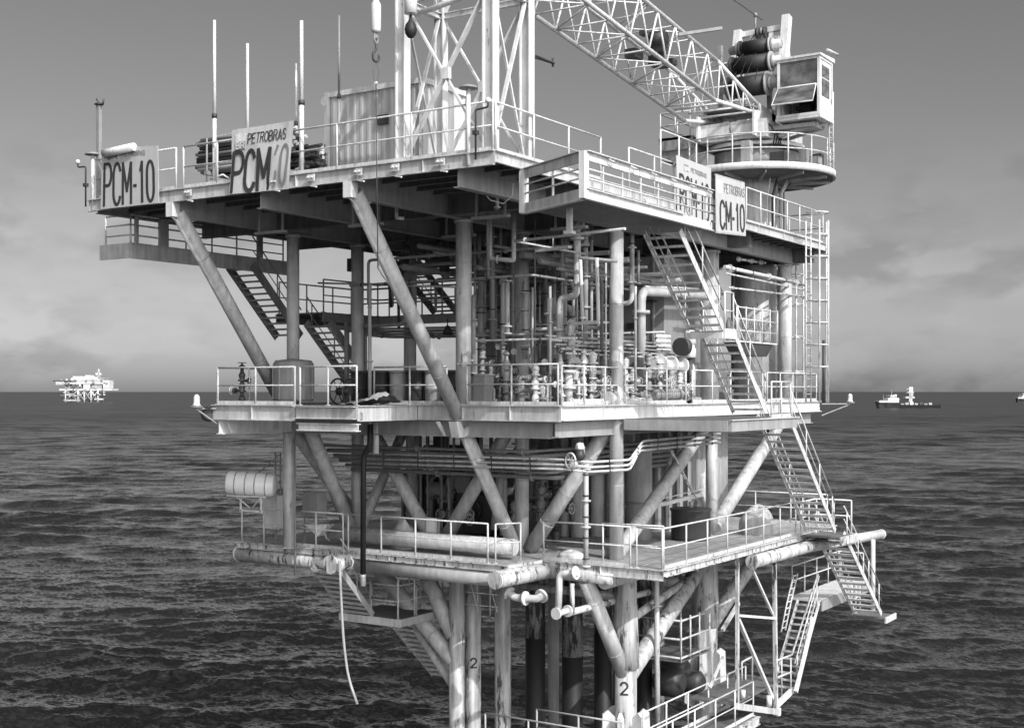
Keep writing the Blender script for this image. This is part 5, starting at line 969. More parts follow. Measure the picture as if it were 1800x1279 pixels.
for j in range(n+1):
    for i in range(n+1):
        x = 28.4+1.3*j/n; y = 23.1+1.7*i/n; mb.v.append(V((x, y, ZM+.02+.34*math.exp(-((i/n-.12)**2*14+(j/n-.4)**2*5))+.12*math.exp(-((i/n-.6)**2*20+(j/n-.5)**2*8))+.03*math.sin(i*1.7+j)+.02*math.sin(j*2.3))))
for j in range(n):
    for i in range(n): mb.f.append((j*(n+1)+i, (j+1)*(n+1)+i, (j+1)*(n+1)+i+1, j*(n+1)+i+1)); mb.s.append(True)
one('tarpaulin', mb, 'canvas', 'pale crumpled sheet lying on the mid deck left of the barrels', 'sheet')
for lab, pts, r, m in (('dark pipe hanging under the mezzanine beside the second stairs', [(33.9, 28.9, 2.4), (33.9, 28.9, ZM)], .09, 'grey'), ('pair pipe next to the dark mezzanine pipe', [(34.3, 28.4, 2.5), (34.3, 28.4, ZM)], .06, 'grey'), ('curved black hose drooping from the deck behind the left column', [(33.5, 27.0, 5.0), (33.5, 26.8, 4.2), (33.6, 26.7, 2.8)], .05, 'dark'), ('bent dark pipe across the mezzanine beam', [(33.8, 28.6, 2.2), (33.8, 26.3, 2.25), (33.8, 26.2, 3.2)], .07, 'grey')):
    pipe(lab, pts, r, m)
for lab, x, y, z in (('small bell shaped horn lamp hanging beside the long brace', 36.5, 26.5, 2.3), ('bell lamp hanging under the top deck left of the brace', 33.0, 25.6, 4.75)):
    t = Thing('bell_lamp', lab, 'lamp'); t.part('shade', MB().lathe((x, y, z-.3), [(.2, 0), (.12, .2), (.06, .32)], 14), 'dark'); t.part('stem', MB().tube((x, y, z), (x, y, z+.25), .02), 'dark'); t.done()
for k, (x, y) in enumerate(((28.2, 27.0), (28.4, 23.5), (29.0, 19.6), (32.0, 22.8), (32.2, 19.0), (36, 24))):
    t = Thing('strip_light', 'long strip lamp fixed below the beams under the top deck', 'lamp', 'strip lamps under the top deck'); t.part('tray', MB().box(x-.08, x+.08, y-.6, y+.6, 4.72, 4.8), 'mid'); t.part('bracket', MB().box(x-.03, x+.03, y-.5, y-.44, 4.8, 5.5).box(x-.03, x+.03, y+.44, y+.5, 4.8, 5.5), 'mid'); t.done()
pipe('small L shaped drain pipe under the top deck right of the long brace', [PX(697, 352, X=28.2), PX(697, 383, X=28.2), PX(709, 384, X=28.2)], .05, 'rail', .04)
pipe('thin cable loop hanging under the near corner of the top deck', [PX(843, 330, X=26.8), PX(862, 352, X=26.8), PX(885, 358, X=26.8), PX(900, 345, X=26.8), PX(903, 322, X=26.8)], .012, 'rail', 0, name='cable')
pipe('thin pipe dropping from the near corner of the top deck', [PX(874, 300, X=27.5), PX(874, 368, X=27.5)], .045, 'mid', fl=(.95,))
one('beam_clamp', MB().path([PX(670, 455, X=28.3), PX(664, 470, X=28.3), PX(672, 484, X=28.3), PX(700, 520, X=28.5), PX(736, 554, X=28.9)], .02, 6), 'rail', 'slack rope tied round the long brace halfway up', 'rope')
# cable trays and pipe racks high in the mid level, in shadow
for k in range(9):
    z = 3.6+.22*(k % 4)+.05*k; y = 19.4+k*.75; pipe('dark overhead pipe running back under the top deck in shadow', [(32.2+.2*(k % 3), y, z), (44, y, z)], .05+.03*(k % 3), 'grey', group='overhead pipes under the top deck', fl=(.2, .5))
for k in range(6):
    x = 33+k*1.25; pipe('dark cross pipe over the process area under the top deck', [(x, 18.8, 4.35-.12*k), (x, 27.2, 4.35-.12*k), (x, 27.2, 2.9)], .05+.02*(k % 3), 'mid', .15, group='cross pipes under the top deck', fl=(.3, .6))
# ---------------- lower level
t = Thing('life_raft_canister', 'white drum shaped life raft canister on a cradle left of the lower deck', 'life raft')
a = PX(400, 848, X=29.9); b = PX(484, 853, X=30.7); d = b-a; Lr = d.length
mb = MB().lathe(a, [(.12, -.06), (.33, 0), (.38, .06), (.38, Lr-.06), (.33, Lr), (.12, Lr+.06)], 28, d); t.part('shell', mb, 'raft')
for f in (.18, .4, .6, .82): t.part('band', MB().lathe(a+d*f, [(.392, 0), (.392, .035)], 28, d), 'mid')
zc = a.z-.39; t.part('cradle', MB().box(29.95, 30.0, a.y-.75, a.y+.1, zc-.06, zc).bar((30.0, a.y, zc-.03), (30.9, a.y, zc-.03), .05, .05, Z0).bar((30.2, a.y-.9, zc-.03), (31.0, a.y-.9, zc-.03), .05, .05, Z0).bar((30.1, a.y-.4, zc), (30.1, a.y-.4, zc-.55), .05, .05).bar((30.1, a.y-1.3, zc), (30.1, a.y-1.3, zc-.55), .05, .05).bar((30.1, a.y-.35, zc-.5), (30.1, a.y-1.35, zc-.5), .05, .05, Z0).bar((30.0, a.y-.2, zc), (30.1, a.y-.8, zc-.4), .03, .03).bar((30.05, a.y-1.4, zc), (30.1, a.y-.9, zc-.4), .03, .03).bar((30.0, a.y-.1, zc-.03), (30.1, a.y-1.5, zc-.03), .05, .05, Z0), 'white'); t.done()
for k, (px, X_, h) in enumerate(((483, 31.5, 1.2), (553, 31.6, .85))):
    c = P(px, 900, X=X_); z0 = ZL+(.45 if k == 0 else .95); t = Thing('cabinet', ('white cabinet beside the left column of the lower deck', 'grey locker on legs right of the left column on the lower deck')[k], 'cabinet'); t.part('case', MB().box(c.x-.25, c.x+.25, c.y-.3, c.y+.3, z0, z0+h-.1), ('white', 'grey')[k]); t.part('leg', MB().box(c.x-.22, c.x-.18, c.y-.27, c.y-.23, ZL, z0), 'grey'); t.part('leg', MB().box(c.x-.22, c.x-.18, c.y+.23, c.y+.27, ZL, z0), 'grey'); t.done()
a = PX(536, 922, X=30.95); b = PX(577, 922, X=30.95); c_ = PX(558, 942, X=30.95); t = Thing('chute', 'white funnel shaped chute on the lower deck edge left of the struts', 'chute'); t.part('funnel', MB().poly([a, c_, b], (.3, 0, 0)), 'white'); t.part('rim', MB().bar(a, b, .05, .04, Z0), 'rail'); t.done()
pipe('black hose hanging the full height between the mid and lower decks', [PX(651, 745, X=30.0), PX(650, 785, X=30.0), PX(639, 800, X=30.0), PX(638, 1008, X=30.0)], .085, 'black', .2, name='black_hose'); one('hose_coupling', MB().lathe(PX(638, 1030, X=30.0), [(.06, 0), (.09, .02), (.09, .3), (.1, .36)], 14), 'galv', 'pale coupling on the lower end of the black hose', 'coupling')
pipe('slim grey pipe running down past the mid deck edge to the black hose', [PX(650, 500, X=29.85), PX(650, 745, X=29.85)], .055, 'mid', fl=(.55, .95))
pipe('white standpipe under the mid deck just right of the black hose', [PX(661, 742, X=30.4), PX(661, 797, X=30.4)], .09, 'white')
for k, dy in enumerate((0, 9, 17)):
    nm = ('topmost', 'middle', 'lowest')[k]
    pipe('%s of three parallel pipes slung below the mid deck, stepping up at the right' % nm, [PX(645, 797+dy, X=30.9), PX(1000, 808+dy, X=31.0), PX(1036, 812+dy, Y=18.0), PX(1107, 808+dy, Y=17.4), PX(1130-k*3, 775+dy, Y=17.4), PX(1266, 762+dy*.9, Y=17.4)], .036, 'rail', .12, clamps=12)
t = Thing('wheel_valve', 'large pale hand wheel valve on the slung pipes below the near deck corner', 'valve'); c = PX(1003, 810, X=30.9)
t.part('hand_wheel', wheel(MB(), c, .22, (.8, -.3, 0), .03, 18), 'rail'); t.part('body', MB().lathe(c+V((.1, 0, -.1)), [(.08, 0), (.13, .05), (.13, .2), (.06, .3)], 14, (1, .3, 0)).lathe(c+V((.35, -.1, .1)), [(.14, 0), (.14, .25), (.1, .4)], 14), 'paint'); t.done()
t = Thing('wheel_valve', 'black and white capped valve just above the pale hand wheel', 'valve'); c = PX(1019, 790, X=31.2); t.part('body', MB().lathe(c, [(.1, -.3), (.15, -.2), (.12, 0)], 14), 'dark'); t.part('cap', MB().lathe(c, [(.13, 0), (.15, .06), (.1, .16), (.03, .2)], 14), 'white'); t.done()
pipe('long vertical pipe with clamps from the hand wheel valve down to the lower deck edge', [PX(1030, 815, X=31.6), PX(1030, 1000, X=31.6)], .075, 'paint', fl=(.05, .35, .6, .97), clamps=5)
pipe('dark pipe bending over in the shade right of the long brace', [PX(869, 930, X=34.5), PX(879, 835, X=34.5), PX(885, 833, X=36), PX(885, 940, X=36)], .13, 'mid', .2)
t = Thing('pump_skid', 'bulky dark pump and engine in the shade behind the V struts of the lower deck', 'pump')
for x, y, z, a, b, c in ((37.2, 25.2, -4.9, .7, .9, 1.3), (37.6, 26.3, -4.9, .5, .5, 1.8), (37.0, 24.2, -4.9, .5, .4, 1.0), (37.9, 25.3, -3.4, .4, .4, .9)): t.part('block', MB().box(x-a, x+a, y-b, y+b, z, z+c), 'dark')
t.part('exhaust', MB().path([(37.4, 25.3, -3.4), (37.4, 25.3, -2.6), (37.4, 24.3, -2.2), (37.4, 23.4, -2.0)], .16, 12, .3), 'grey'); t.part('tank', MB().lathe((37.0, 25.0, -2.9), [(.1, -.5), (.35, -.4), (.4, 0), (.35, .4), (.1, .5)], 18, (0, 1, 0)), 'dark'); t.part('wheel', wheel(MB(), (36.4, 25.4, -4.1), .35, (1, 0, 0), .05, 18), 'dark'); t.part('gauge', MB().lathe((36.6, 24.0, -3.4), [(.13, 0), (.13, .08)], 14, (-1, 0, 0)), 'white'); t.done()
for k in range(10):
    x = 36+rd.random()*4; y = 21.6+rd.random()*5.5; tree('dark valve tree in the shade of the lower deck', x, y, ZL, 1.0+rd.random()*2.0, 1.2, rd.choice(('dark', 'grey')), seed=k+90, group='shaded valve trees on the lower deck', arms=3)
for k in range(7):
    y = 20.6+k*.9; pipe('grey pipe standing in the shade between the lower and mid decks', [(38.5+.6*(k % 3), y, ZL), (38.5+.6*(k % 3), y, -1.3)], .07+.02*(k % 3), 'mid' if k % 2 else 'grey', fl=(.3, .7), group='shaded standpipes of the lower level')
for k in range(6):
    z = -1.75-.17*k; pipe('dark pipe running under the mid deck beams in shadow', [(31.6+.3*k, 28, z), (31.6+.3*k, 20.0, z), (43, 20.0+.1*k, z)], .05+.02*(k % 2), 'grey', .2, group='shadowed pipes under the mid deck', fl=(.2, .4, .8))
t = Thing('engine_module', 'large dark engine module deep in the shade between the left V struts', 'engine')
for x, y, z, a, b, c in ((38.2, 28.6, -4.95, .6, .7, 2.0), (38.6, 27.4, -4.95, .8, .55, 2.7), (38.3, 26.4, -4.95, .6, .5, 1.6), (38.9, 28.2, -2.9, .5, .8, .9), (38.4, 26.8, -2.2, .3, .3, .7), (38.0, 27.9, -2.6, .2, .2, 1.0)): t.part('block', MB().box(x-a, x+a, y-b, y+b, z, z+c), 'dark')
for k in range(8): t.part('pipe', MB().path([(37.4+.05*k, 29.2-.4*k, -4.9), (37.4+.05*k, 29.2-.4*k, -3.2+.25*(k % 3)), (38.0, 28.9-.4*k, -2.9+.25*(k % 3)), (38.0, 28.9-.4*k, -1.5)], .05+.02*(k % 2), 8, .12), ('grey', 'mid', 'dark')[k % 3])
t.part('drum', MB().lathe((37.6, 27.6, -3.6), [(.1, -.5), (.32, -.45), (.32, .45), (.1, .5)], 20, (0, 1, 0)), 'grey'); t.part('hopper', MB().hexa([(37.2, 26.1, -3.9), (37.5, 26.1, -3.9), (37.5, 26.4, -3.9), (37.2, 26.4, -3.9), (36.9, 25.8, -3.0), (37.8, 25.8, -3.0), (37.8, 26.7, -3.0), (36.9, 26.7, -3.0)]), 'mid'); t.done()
for k in range(5):
    y = 27.6-k*.45; pipe('thin dark pipe standing in front of the engine module', [(35.6+.2*(k % 2), y, ZL), (35.6+.2*(k % 2), y, -1.3)], .035+.01*(k % 2), 'grey', group='thin pipes before the engine module', fl=(.2, .55), clamps=2)
t = Thing('control_panel', 'small white panel board behind the deck tube on the lower deck', 'panel'); a = PX(750, 909, X=32.4); b = PX(769, 938, X=32.4); t.part('board', MB().box(32.38, 32.46, b.y, a.y, b.z, a.z), 'white'); t.part('frame', MB().box(32.36, 32.48, b.y-.04, b.y, ZL, a.z).box(32.36, 32.48, a.y, a.y+.04, ZL, a.z), 'grey'); t.done()
def lump(name, label, cat, c, rx, ry, h, m, seed=0, n=18):
    rd = random.Random(seed); ph = [rd.random()*6 for _ in range(6)]; mb = MB()
    for j in range(n+1):
        for i in range(n):
            a = 2*math.pi*i/n; f = j/n; rr = math.sin(min(1, f*1.15)*math.pi/2)**.7; w = 1+.10*math.sin(3*a+ph[0])+.06*math.sin(7*a+ph[1]+f*3)+.05*math.sin(11*a+ph[2])*f
            z = h*(1-f)**.55*(1+.1*math.sin(2*a+ph[3]+f*4)); mb.v.append(V((c[0]+rx*rr*w*math.cos(a), c[1]+ry*rr*w*math.sin(a), c[2]+z)))
    for j in range(n):
        for i in range(n): k = (i+1) % n; mb.f.append((j*n+i, (j+1)*n+i, (j+1)*n+k, j*n+k)); mb.s.append(True)
    one(name, mb, m, label, cat)
lump('covered_drum', 'pale canvas cover thrown over gear behind the long rising handrail on the lower deck', 'cover', (42.6, 17.4, ZL), .75, .55, .95, 'canvas', 3)
lump('tarpaulin', 'grey tarpaulin bundle behind the rail of the lower deck left of the panel board', 'cover', (32.3, 25.2, ZL), .25, .42, .95, 'canvas', 5)
lump('rag_heap', 'small white heap of rags by the step in the lower deck', 'rags', (33.4, 19.6, ZL), .35, .4, .22, 'white', 8)
t = Thing('tilted_ladder_frame', 'light steel ladder frame lying aslant above the round dark tank', 'ladder')
a = PX(1180, 790, Y=18.4); b = PX(1240, 905, Y=18.4)
for o in (V((0, 0, 0)), V((.35, .3, .1))): t.part('rail', MB().tube(a+o, b+o, .025, n=7), 'rail')
for k in range(9): c = a.lerp(b, (k+.5)/9); t.part('rung', MB().tube(c, c+V((.35, .3, .1)), .016, n=6), 'rail')
a = PX(1145, 890, Y=18.6); b = PX(1236, 868, Y=18.6); t.part('boom', MB().bar(a, b, .12, .12, Z0).bar(a+V((.1, 0, .18)), b+V((.1, 0, .18)), .03, .03, Z0), 'rail'); t.done()
t = Thing('vertical_ladder', 'narrow dark ladder standing between the raft canister and the left column', 'ladder')
for px in (484, 493): t.part('rail', MB().tube(P(px, 795, X=31.6), P(px, 930, X=31.6), .03, n=6), 'grey')
for k in range(11): t.part('rung', MB().tube(P(484, 800+k*12, X=31.6), P(493, 800+k*12, X=31.6), .018, n=6), 'grey')
t.part('stay', MB().tube(P(455, 830, X=31.4), P(490, 800, X=31.6), .022, n=6), 'grey'); t.part('stay', MB().tube(P(460, 865, X=31.4), P(492, 845, X=31.6), .022, n=6), 'grey'); t.done()
# pipes below the lower deck
pipe('fat white elbow pipe hanging level below the near corner of the lower deck', [PX(893, 1040, X=31.4), PX(905, 1050, X=31.4), PX(945, 1052, X=31.4), PX(953, 1046, X=31.6)], .11, 'white', .15, fl=(.02, .5, .98))
pipe('white pipe dropping below the lower deck to a flanged end', [PX(1016, 1006, X=31.0), PX(984, 1008, X=31.0), PX(981, 1077, X=31.0)], .10, 'white', .15, fl=(.05,)); pipe('flanged white stub pointing at the viewer below the dropping pipe', [PX(977, 1078, X=30.9), PX(1003, 1072, X=31.6)], .09, 'white', fl=(.03, .8))
pipe('rusty short pipe beside the white dropping pipe', [PX(1006, 1025, X=31.6), PX(1006, 1076, X=31.6)], .07, 'worn')
pipe('rusty bracing pipe slanting behind the white dropping pipe', [PX(1005, 1075, X=31.8), PX(1140, 1040, X=36)], .1, 'worn')
c = P(600, 1000, X=29.9); one('drooping_hose', MB().path([PX(597, 985, X=29.9), PX(600, 1060, X=29.9), PX(604, 1130, X=29.9), PX(612, 1190, X=29.9), PX(628, 1237, X=29.9)], .042, 8, .6), 'mid', 'pale hose drooping from the lower deck towards the sea', 'hose')
pipe('thin dark pipe hanging below the lower deck at the left', [PX(518, 770, X=30.4), PX(519, 1010, X=30.4)], .03, 'grey')
for x, y, z0, z1 in ((1151, 1105, 0, 0),): pass
pipe('white vertical pipe right of the near jacket leg', [P(1154, 1010, Y=18.0), P(1156, 1279, Y=18.0)], .085, 'paint', fl=(.2,)); pipe('slim vertical pipe between the right jacket legs', [P(1196, 1000, Y=19.5), P(1196, 1200, Y=19.5)], .05, 'mid')
# left landing below the lower deck
stair('dark flight of stairs under the left part of the lower deck', PX(598, 1000, Y=26.1), PX(656, 1080, Y=26.1), (0, 1.15, 0), 9, m='mid', rails=(1, 0))
stair('long shaded flight of stairs slanting down to the left jacket legs', PX(722, 1092, Y=25.9), PX(800, 1190, Y=25.9), (0, .95, 0), 11, m='paint', rails=(0, 0))
t = Thing('stair_landing', 'railed grey landing slung below the left part of the lower deck', 'landing'); z = PX(656, 1082, Y=26.1).z-.05
t.part('floor', MB().box(31.8, 33.8, 25.0, 27.3, z, z+.05), 'grating'); t.part('beam', MB().box(31.75, 31.8, 24.9, 27.4, z-.18, z+.06), 'paint'); t.part('beam', MB().box(31.8, 33.8, 24.9, 24.96, z-.18, z+.06), 'mid')
for x, y in ((31.85, 27.25), (31.85, 25.05), (33.7, 25.05), (32.7, 25.05)): t.part('hanger', MB().tube((x, y, z), (x, y, -5.3), .03, n=7), 'rail')
t.done()
rail('handrail on the slung landing below the left part of the lower deck', [(31.85, 27.2, z+.05), (31.85, 25.05, z+.05), (33.75, 25.05, z+.05)], 1.05, 1.0, m='mid', toe=False)
ff = MB()
fb = Thing('scaffold_bay', 'fine tangle of scaffold tubes below the lower deck behind the left stairs', 'scaffold')
for k in range(7):
    x = 34+.0*k; y = 27.2-k*.7; fb.part('upright', MB().tube((x+.3*(k % 2), y, -7.2), (x+.3*(k % 2), y, -5.3), .022, n=6), 'rail')
for k in range(4): fb.part('ledger', MB().tube((34.1, 27.3, -6.9+k*.4), (34.1, 22.8, -6.9+k*.4), .02, n=6), 'rail')
for k in range(6): fb.part('diagonal', MB().tube((34.2, 27.2-k*.75, -5.4), (34.2, 26.6-k*.75, -7.1), .018, n=6), 'rail')
fb.done()
# hanging access frame on the right, down to a small platform over the sea
t = Thing('hanging_access_tower', 'tall hanging steel frame with crossed struts at the lower right of the platform', 'access frame')
y_ = 15.9; A = lambda px, py: PX(px, py, Y=y_)
def L2(x0, y0, x1, y1, w=.09, m='white', o=0): t.part('strut', MB().bar(A(x0, y0)+V((0, o, 0)), A(x1, y1)+V((0, o, 0)), w, w, Z0 if abs(y1-y0) < abs(x1-x0)*.5 else (1, 0, 0)), m)
L2(1296, 985, 1296, 1238, .1, 'worn'); L2(1361, 978, 1364, 1252, .12, 'worn'); L2(1297, 1081, 1362, 1086, .08); L2(1298, 1088, 1358, 1226, .1); L2(1318, 990, 1358, 1078, .07); L2(1296, 1110, 1324, 1062, .1, 'paint', .5); L2(1300, 1215, 1322, 1160, .07, 'white', 1.0)
a = A(1293, 1240); b = A(1366, 1250); t.part('sill', MB().bar(a, b, .12, .2, Z0), 'paint'); t.part('lug', MB().box(b.x-.1, b.x+.1, b.y-.1, b.y+.1, b.z-.12, b.z+.12), 'white')
q0 = A(1364, 1240); q1 = q0+V((0.05, 0, 0)); far = P(1393, 1212, Y=15.9); t.part('sill', MB().bar(q0, far, .1, .2, Z0), 'white')
t.part('post', MB().tube(A(1306, 1225), A(1306, 1212), .08), 'white'); t.part('post', MB().tube(A(1352, 1240), A(1352, 1222), .1), 'white')
for py in (1155, 1185): t.part('rail', MB().tube(A(1366, py+5), P(1392, py-5, Y=15.9), .03), 'rail')
for px in (1374, 1390): t.part('rail', MB().tube(A(px, 1155), A(px, 1222), .025), 'rail')
for pts in (((1304, 1163), (1322, 1153), (1322, 1200)), ((1304, 1163), (1304, 1195))): t.part('rail', MB().path([PX(a_, b_, Y=16.8) for a_, b_ in pts], .03, 6), 'rail')
t.part('floor', MB().box(a.x, b.x+.7, y_+.05, y_+1.6, a.z, a.z+.05), 'grating'); t.done()
stair('steep white flight of stairs rising from the access frame over the sea', P(1440, 1058, Y=15.9), P(1397, 1214, Y=15.9), (0, .8, 0), 13, rails=(1, 0), nposts=3)
t = Thing('access_ramp_rail', 'outer pair of slanting rails running up from the access frame', 'railing')
t.part('rail', MB().tube(P(1392, 1150, Y=16.1), P(1438, 1008, Y=16.1), .035), 'rail'); t.part('rail', MB().tube(P(1398, 1175, Y=16.1), P(1440, 1030, Y=16.1), .03), 'rail'); t.part('stringer', MB().bar(P(1399, 1215, Y=15.7), P(1430, 1085, Y=15.7), .1, .14), 'white'); t.done()
t = Thing('stair_landing', 'small bright landing with dark side panels at the head of the steep white stairs', 'landing'); a = P(1395, 1052, Y=17.2); b = P(1482, 1052, Y=17.2); zl_ = P(1440, 1050, Y=16.4).z
t.part('floor', MB().box(a.x, b.x, 16.2, 17.4, zl_-.08, zl_), 'white'); t.part('beam', MB().box(a.x+.1, b.x, 16.14, 16.19, zl_-.42, zl_-.02), 'mid'); t.done()
rail('thin rails around the bright landing above the steep white stairs', [(a.x+.1, 17.3, zl_), (b.x-.2, 17.3, zl_), (b.x-.2, 16.3, zl_)], 1.15, 1.3, toe=False)
t = Thing('chain_ladder', 'narrow rope ladder hanging beside the bright landing', 'ladder')
for o in (0, .4): t.part('rope', MB().path([P(1395, 1010, Y=16.6)+V((o, 0, 0)), P(1383, 1060, Y=16.6)+V((o, 0, 0)), P(1373, 1110, Y=16.6)+V((o, 0, 0))], .03, 6), 'rail')
for k in range(9): c = P(1395, 1012, Y=16.6).lerp(P(1373, 1110, Y=16.6), k/8.5); t.part('rung', MB().tube(c, c+V((.4, 0, 0)), .025, n=6), 'rail')
t.done()
# scaffold and dark machinery around the right jacket legs
t = Thing('caisson_cage', 'small railed cage between the two right jacket legs', 'cage')
for z in (-8.6, -8.0, -7.4): t.part('rail', MB().path([(37.6, 19.6, z), (37.6, 18.0, z), (39.8, 18.0, z)], .03, 6), 'rail')
for x, y in ((37.6, 19.6), (37.6, 18.8), (37.6, 18.0), (38.3, 18.0), (39, 18.0), (39.8, 18.0)): t.part('post', MB().tube((x, y, -8.7), (x, y, -7.3), .03, n=6), 'rail')
t.part('floor', MB().box(37.6, 39.8, 18.0, 19.6, -8.75, -8.7), 'grating'); t.done()
t = Thing('anode_block', 'dark rounded machinery behind the right jacket legs', 'machinery'); 
for k, (x, y, z, r) in enumerate(((39.2, 19.2, -9.8, .5), (40.0, 19.4, -9.5, .42), (40.4, 19.0, -10, .4))): t.part('drum', MB().lathe((x, y, z), [(r*.6, -.5), (r, -.35), (r, .35), (r*.6, .5)], 18, (0, 1, 0)), 'dark')
t.done()
# numbers painted on legs
def curved_text(s, cx_, cy_, r, ang, z0, h, w, m='ink'):
    cu = [V((0, 0, h)), V((w, 0, h)), V((w, 0, 0)), V((0, 0, 0))]; mb = text_mb(s, cu, (0, 1, 0, 1), V((0, -1, 0)), lift=0, th=.004, bold=.13)
    for i, p in enumerate(mb.v): a = ang+(p.x/w-.5)*w/r; q = r+.006-p.y; mb.v[i] = V((cx_+q*math.cos(a), cy_+q*math.sin(a), z0+p.z))
    return mb
g = legs[1]; pf.part('leg_number', curved_text('2', g.x, g.y, .27, math.atan2(-g.y, -g.x)+.1, (688-1172)/FPX*41.8, .30, .20), 'ink')
g = legs[3]; pf.part('leg_number', curved_text('2', g.x, g.y, .33, math.atan2(-g.y, -g.x)-.15, (688-1218)/FPX*38.4, .36, .22), 'ink')
# ---------------- far things on the sea
def ray(px, t): return P(px, 688, T=t)
def far_platform():
    t = Thing('distant_platform', 'white oil platform on tubular legs far off on the left horizon', 'oil platform'); T_ = 1750; c = ray(145, T_); s = T_/FPX
    def bx(nm, x0, x1, y0, y1, dep=22, m='white', off=0):
        a = c+RT*((x0-145)*s)+FW*off; b = c+RT*((x1-145)*s)+FW*off; z0 = (688-y1)*s; z1 = (688-y0)*s; f = FW*dep
        t.part(nm, MB().hexa([a+Z0*z0, b+Z0*z0, b+f+Z0*z0, a+f+Z0*z0, a+Z0*z1, b+Z0*z1, b+f+Z0*z1, a+f+Z0*z1]), m)
    bx('deck', 104, 196, 683, 686, 30); bx('deck', 106, 188, 672, 674.5, 30); bx('module', 112, 122, 674, 683, 20, 'mid', 4); bx('module', 124, 143, 675, 682, 20, 'grey', 3); bx('module', 146, 158, 674.5, 683, 18, 'white', 1); bx('module', 160, 178, 676, 683, 20, 'mid', 2); bx('module', 181, 192, 668, 682, 18)
    bx('module', 128, 150, 661, 667, 16); bx('module', 150, 160, 659, 668, 14); bx('module', 160, 172, 662, 670, 14); bx('module', 134, 176, 667, 672, 20, 'paint'); bx('helideck', 93, 114, 668.5, 670.5, 26, 'dark'); bx('module', 98, 112, 670, 676, 8, 'paint'); bx('mast', 172, 175, 648, 662, 2, 'paint'); bx('mast', 168, 177, 655, 659, 4); bx('crane', 176, 192, 664, 665.5, 2, 'grey')
    for px in (115, 137, 148, 160, 172):
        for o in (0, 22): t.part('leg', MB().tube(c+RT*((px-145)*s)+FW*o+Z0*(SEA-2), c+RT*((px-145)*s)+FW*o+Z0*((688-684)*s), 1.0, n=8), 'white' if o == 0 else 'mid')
    for a, b in ((115, 137), (137, 148), (148, 160), (160, 172)):
        for y0, y1 in ((686, 704), (704, 686)): t.part('brace', MB().tube(c+RT*((a-145)*s)+Z0*((688-y0)*s), c+RT*((b-145)*s)+Z0*((688-y1)*s), .5, n=6), 'paint')
    rq = random.Random(2)
    for k in range(46): x = rq.uniform(104, 190); y = rq.choice((rq.uniform(663, 672), rq.uniform(675, 683), rq.uniform(687, 694))); w = rq.uniform(1, 5); bx('equipment', x, x+w, y, y+rq.uniform(1, 4), 3, rq.choice(('white', 'dark', 'mid', 'grey', 'paint')), -1-2*rq.random())
    bx('landing', 112, 140, 702, 704.5, 12, 'paint'); bx('landing', 166, 180, 700, 702.5, 8); bx('rung_deck', 106, 178, 694, 695, 22, 'grey'); t.done()
far_platform()
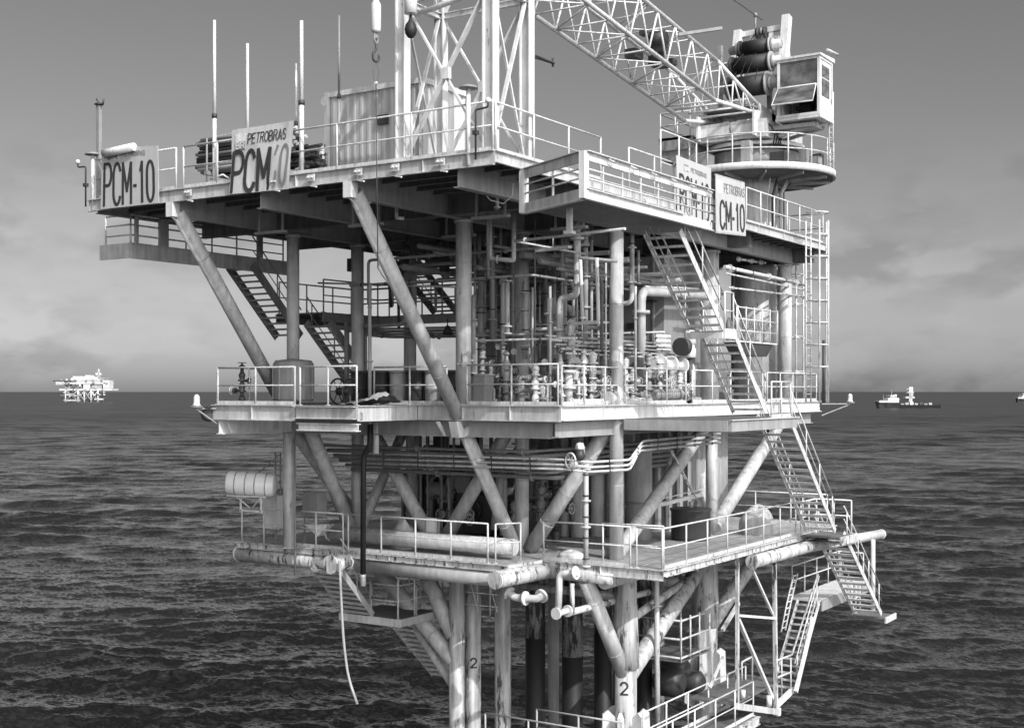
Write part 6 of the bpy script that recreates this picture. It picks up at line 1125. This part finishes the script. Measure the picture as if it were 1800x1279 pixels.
def ship(label, px0, px1, T_, wl, s_):
    t = Thing('supply_ship', label, 'ship'); c = ray(px0, T_); s = T_/FPX; L_ = (px1-px0)*s; z0 = (688-wl)*s; ax = (RT+FW*.25).normalized(); side = Z0.cross(ax)
    def sec(x, w, zt): return [c+ax*x+side*w+Z0*zt, c+ax*x-side*w+Z0*zt, c+ax*x-side*w*.7+Z0*(z0-1), c+ax*x+side*w*.7+Z0*(z0-1)]
    S = [sec(0, .4, z0+5.6), sec(L_*.05, 2.6, z0+5.0), sec(L_*.15, 5, z0+4.2), sec(L_*.33, 5.6, z0+3.8), sec(L_*.36, 5.6, z0+2.4), sec(L_, 5.2, z0+2.0)]
    for i, p in enumerate(S[0][2:]): S[0][2+i] = p+ax*L_*.04
    mb = MB()
    for q in S: mb.v += q
    for k in range(len(S)-1):
        for i in range(4): j = (i+1) % 4; mb.f.append((4*k+i, 4*k+j, 4*k+4+j, 4*k+4+i)); mb.s.append(False)
    mb.f += [(3, 2, 1, 0), tuple(4*(len(S)-1)+i for i in range(4))]; mb.s += [False, False]; t.part('hull', mb, 'hull')
    def bx(nm, x0, x1, w, z, h, m='white'): a = c+ax*L_*x0; b = c+ax*L_*x1; t.part(nm, MB().hexa([a-side*w+Z0*z, b-side*w+Z0*z, b+side*w+Z0*z, a+side*w+Z0*z, a-side*w+Z0*(z+h), b-side*w+Z0*(z+h), b+side*w+Z0*(z+h), a+side*w+Z0*(z+h)]), m)
    bx('bulwark', .03, .34, 4.2, z0+4.3, 1.6); bx('deckhouse', .17, .34, 4.2, z0+5.5, 2.6); bx('bridge', .21, .31, 3.6, z0+8.1, 2.4); bx('window', .208, .312, 3.62, z0+8.9, .7, 'dark'); bx('funnel', .30, .33, 1.2, z0+8, 3.2); bx('mast', .26, .267, .3, z0+10, 5, 'grey'); bx('mast', .13, .135, .2, z0+5, 6, 'grey')
    for k in range(7): bx('cargo', .38+k*.075, .43+k*.075, 2.8, z0+2.2, 1.2+(k*37 % 5)*.35, ('grey', 'mid', 'white', 'mid', 'dark')[k % 5])
    t.done()
ship('dark hulled supply ship with a white bridge on the right horizon', 1538, 1662, 1090, 716, 1)
ship('small supply ship cut by the right edge of the picture near the horizon', 1785, 1842, 1700, 706, 1)
t = Thing('monopod_tower', 'white tower platform standing in the sea behind the supply ship', 'tower platform'); T_ = 1300; c = ray(1600, T_); s = T_/FPX
def rb(nm, x0, x1, y0, y1, dep=4, m='white'):
    a = c+RT*((x0-1600)*s); b = c+RT*((x1-1600)*s); f = FW*dep; z0, z1 = (688-y1)*s, (688-y0)*s; t.part(nm, MB().hexa([a+Z0*z0, b+Z0*z0, b+f+Z0*z0, a+f+Z0*z0, a+Z0*z1, b+Z0*z1, b+f+Z0*z1, a+f+Z0*z1]), m)
rb('shaft', 1598, 1604, 690, 712, 4, 'paint'); rb('deck', 1592, 1608, 697, 699.5, 8); rb('tower', 1598, 1605, 680, 697, 4); rb('crane', 1593, 1600, 683, 684.5, 1.5, 'mid'); rb('deck', 1594, 1607, 689, 690, 6); t.done()
rd = random.Random(3)
pf.done()
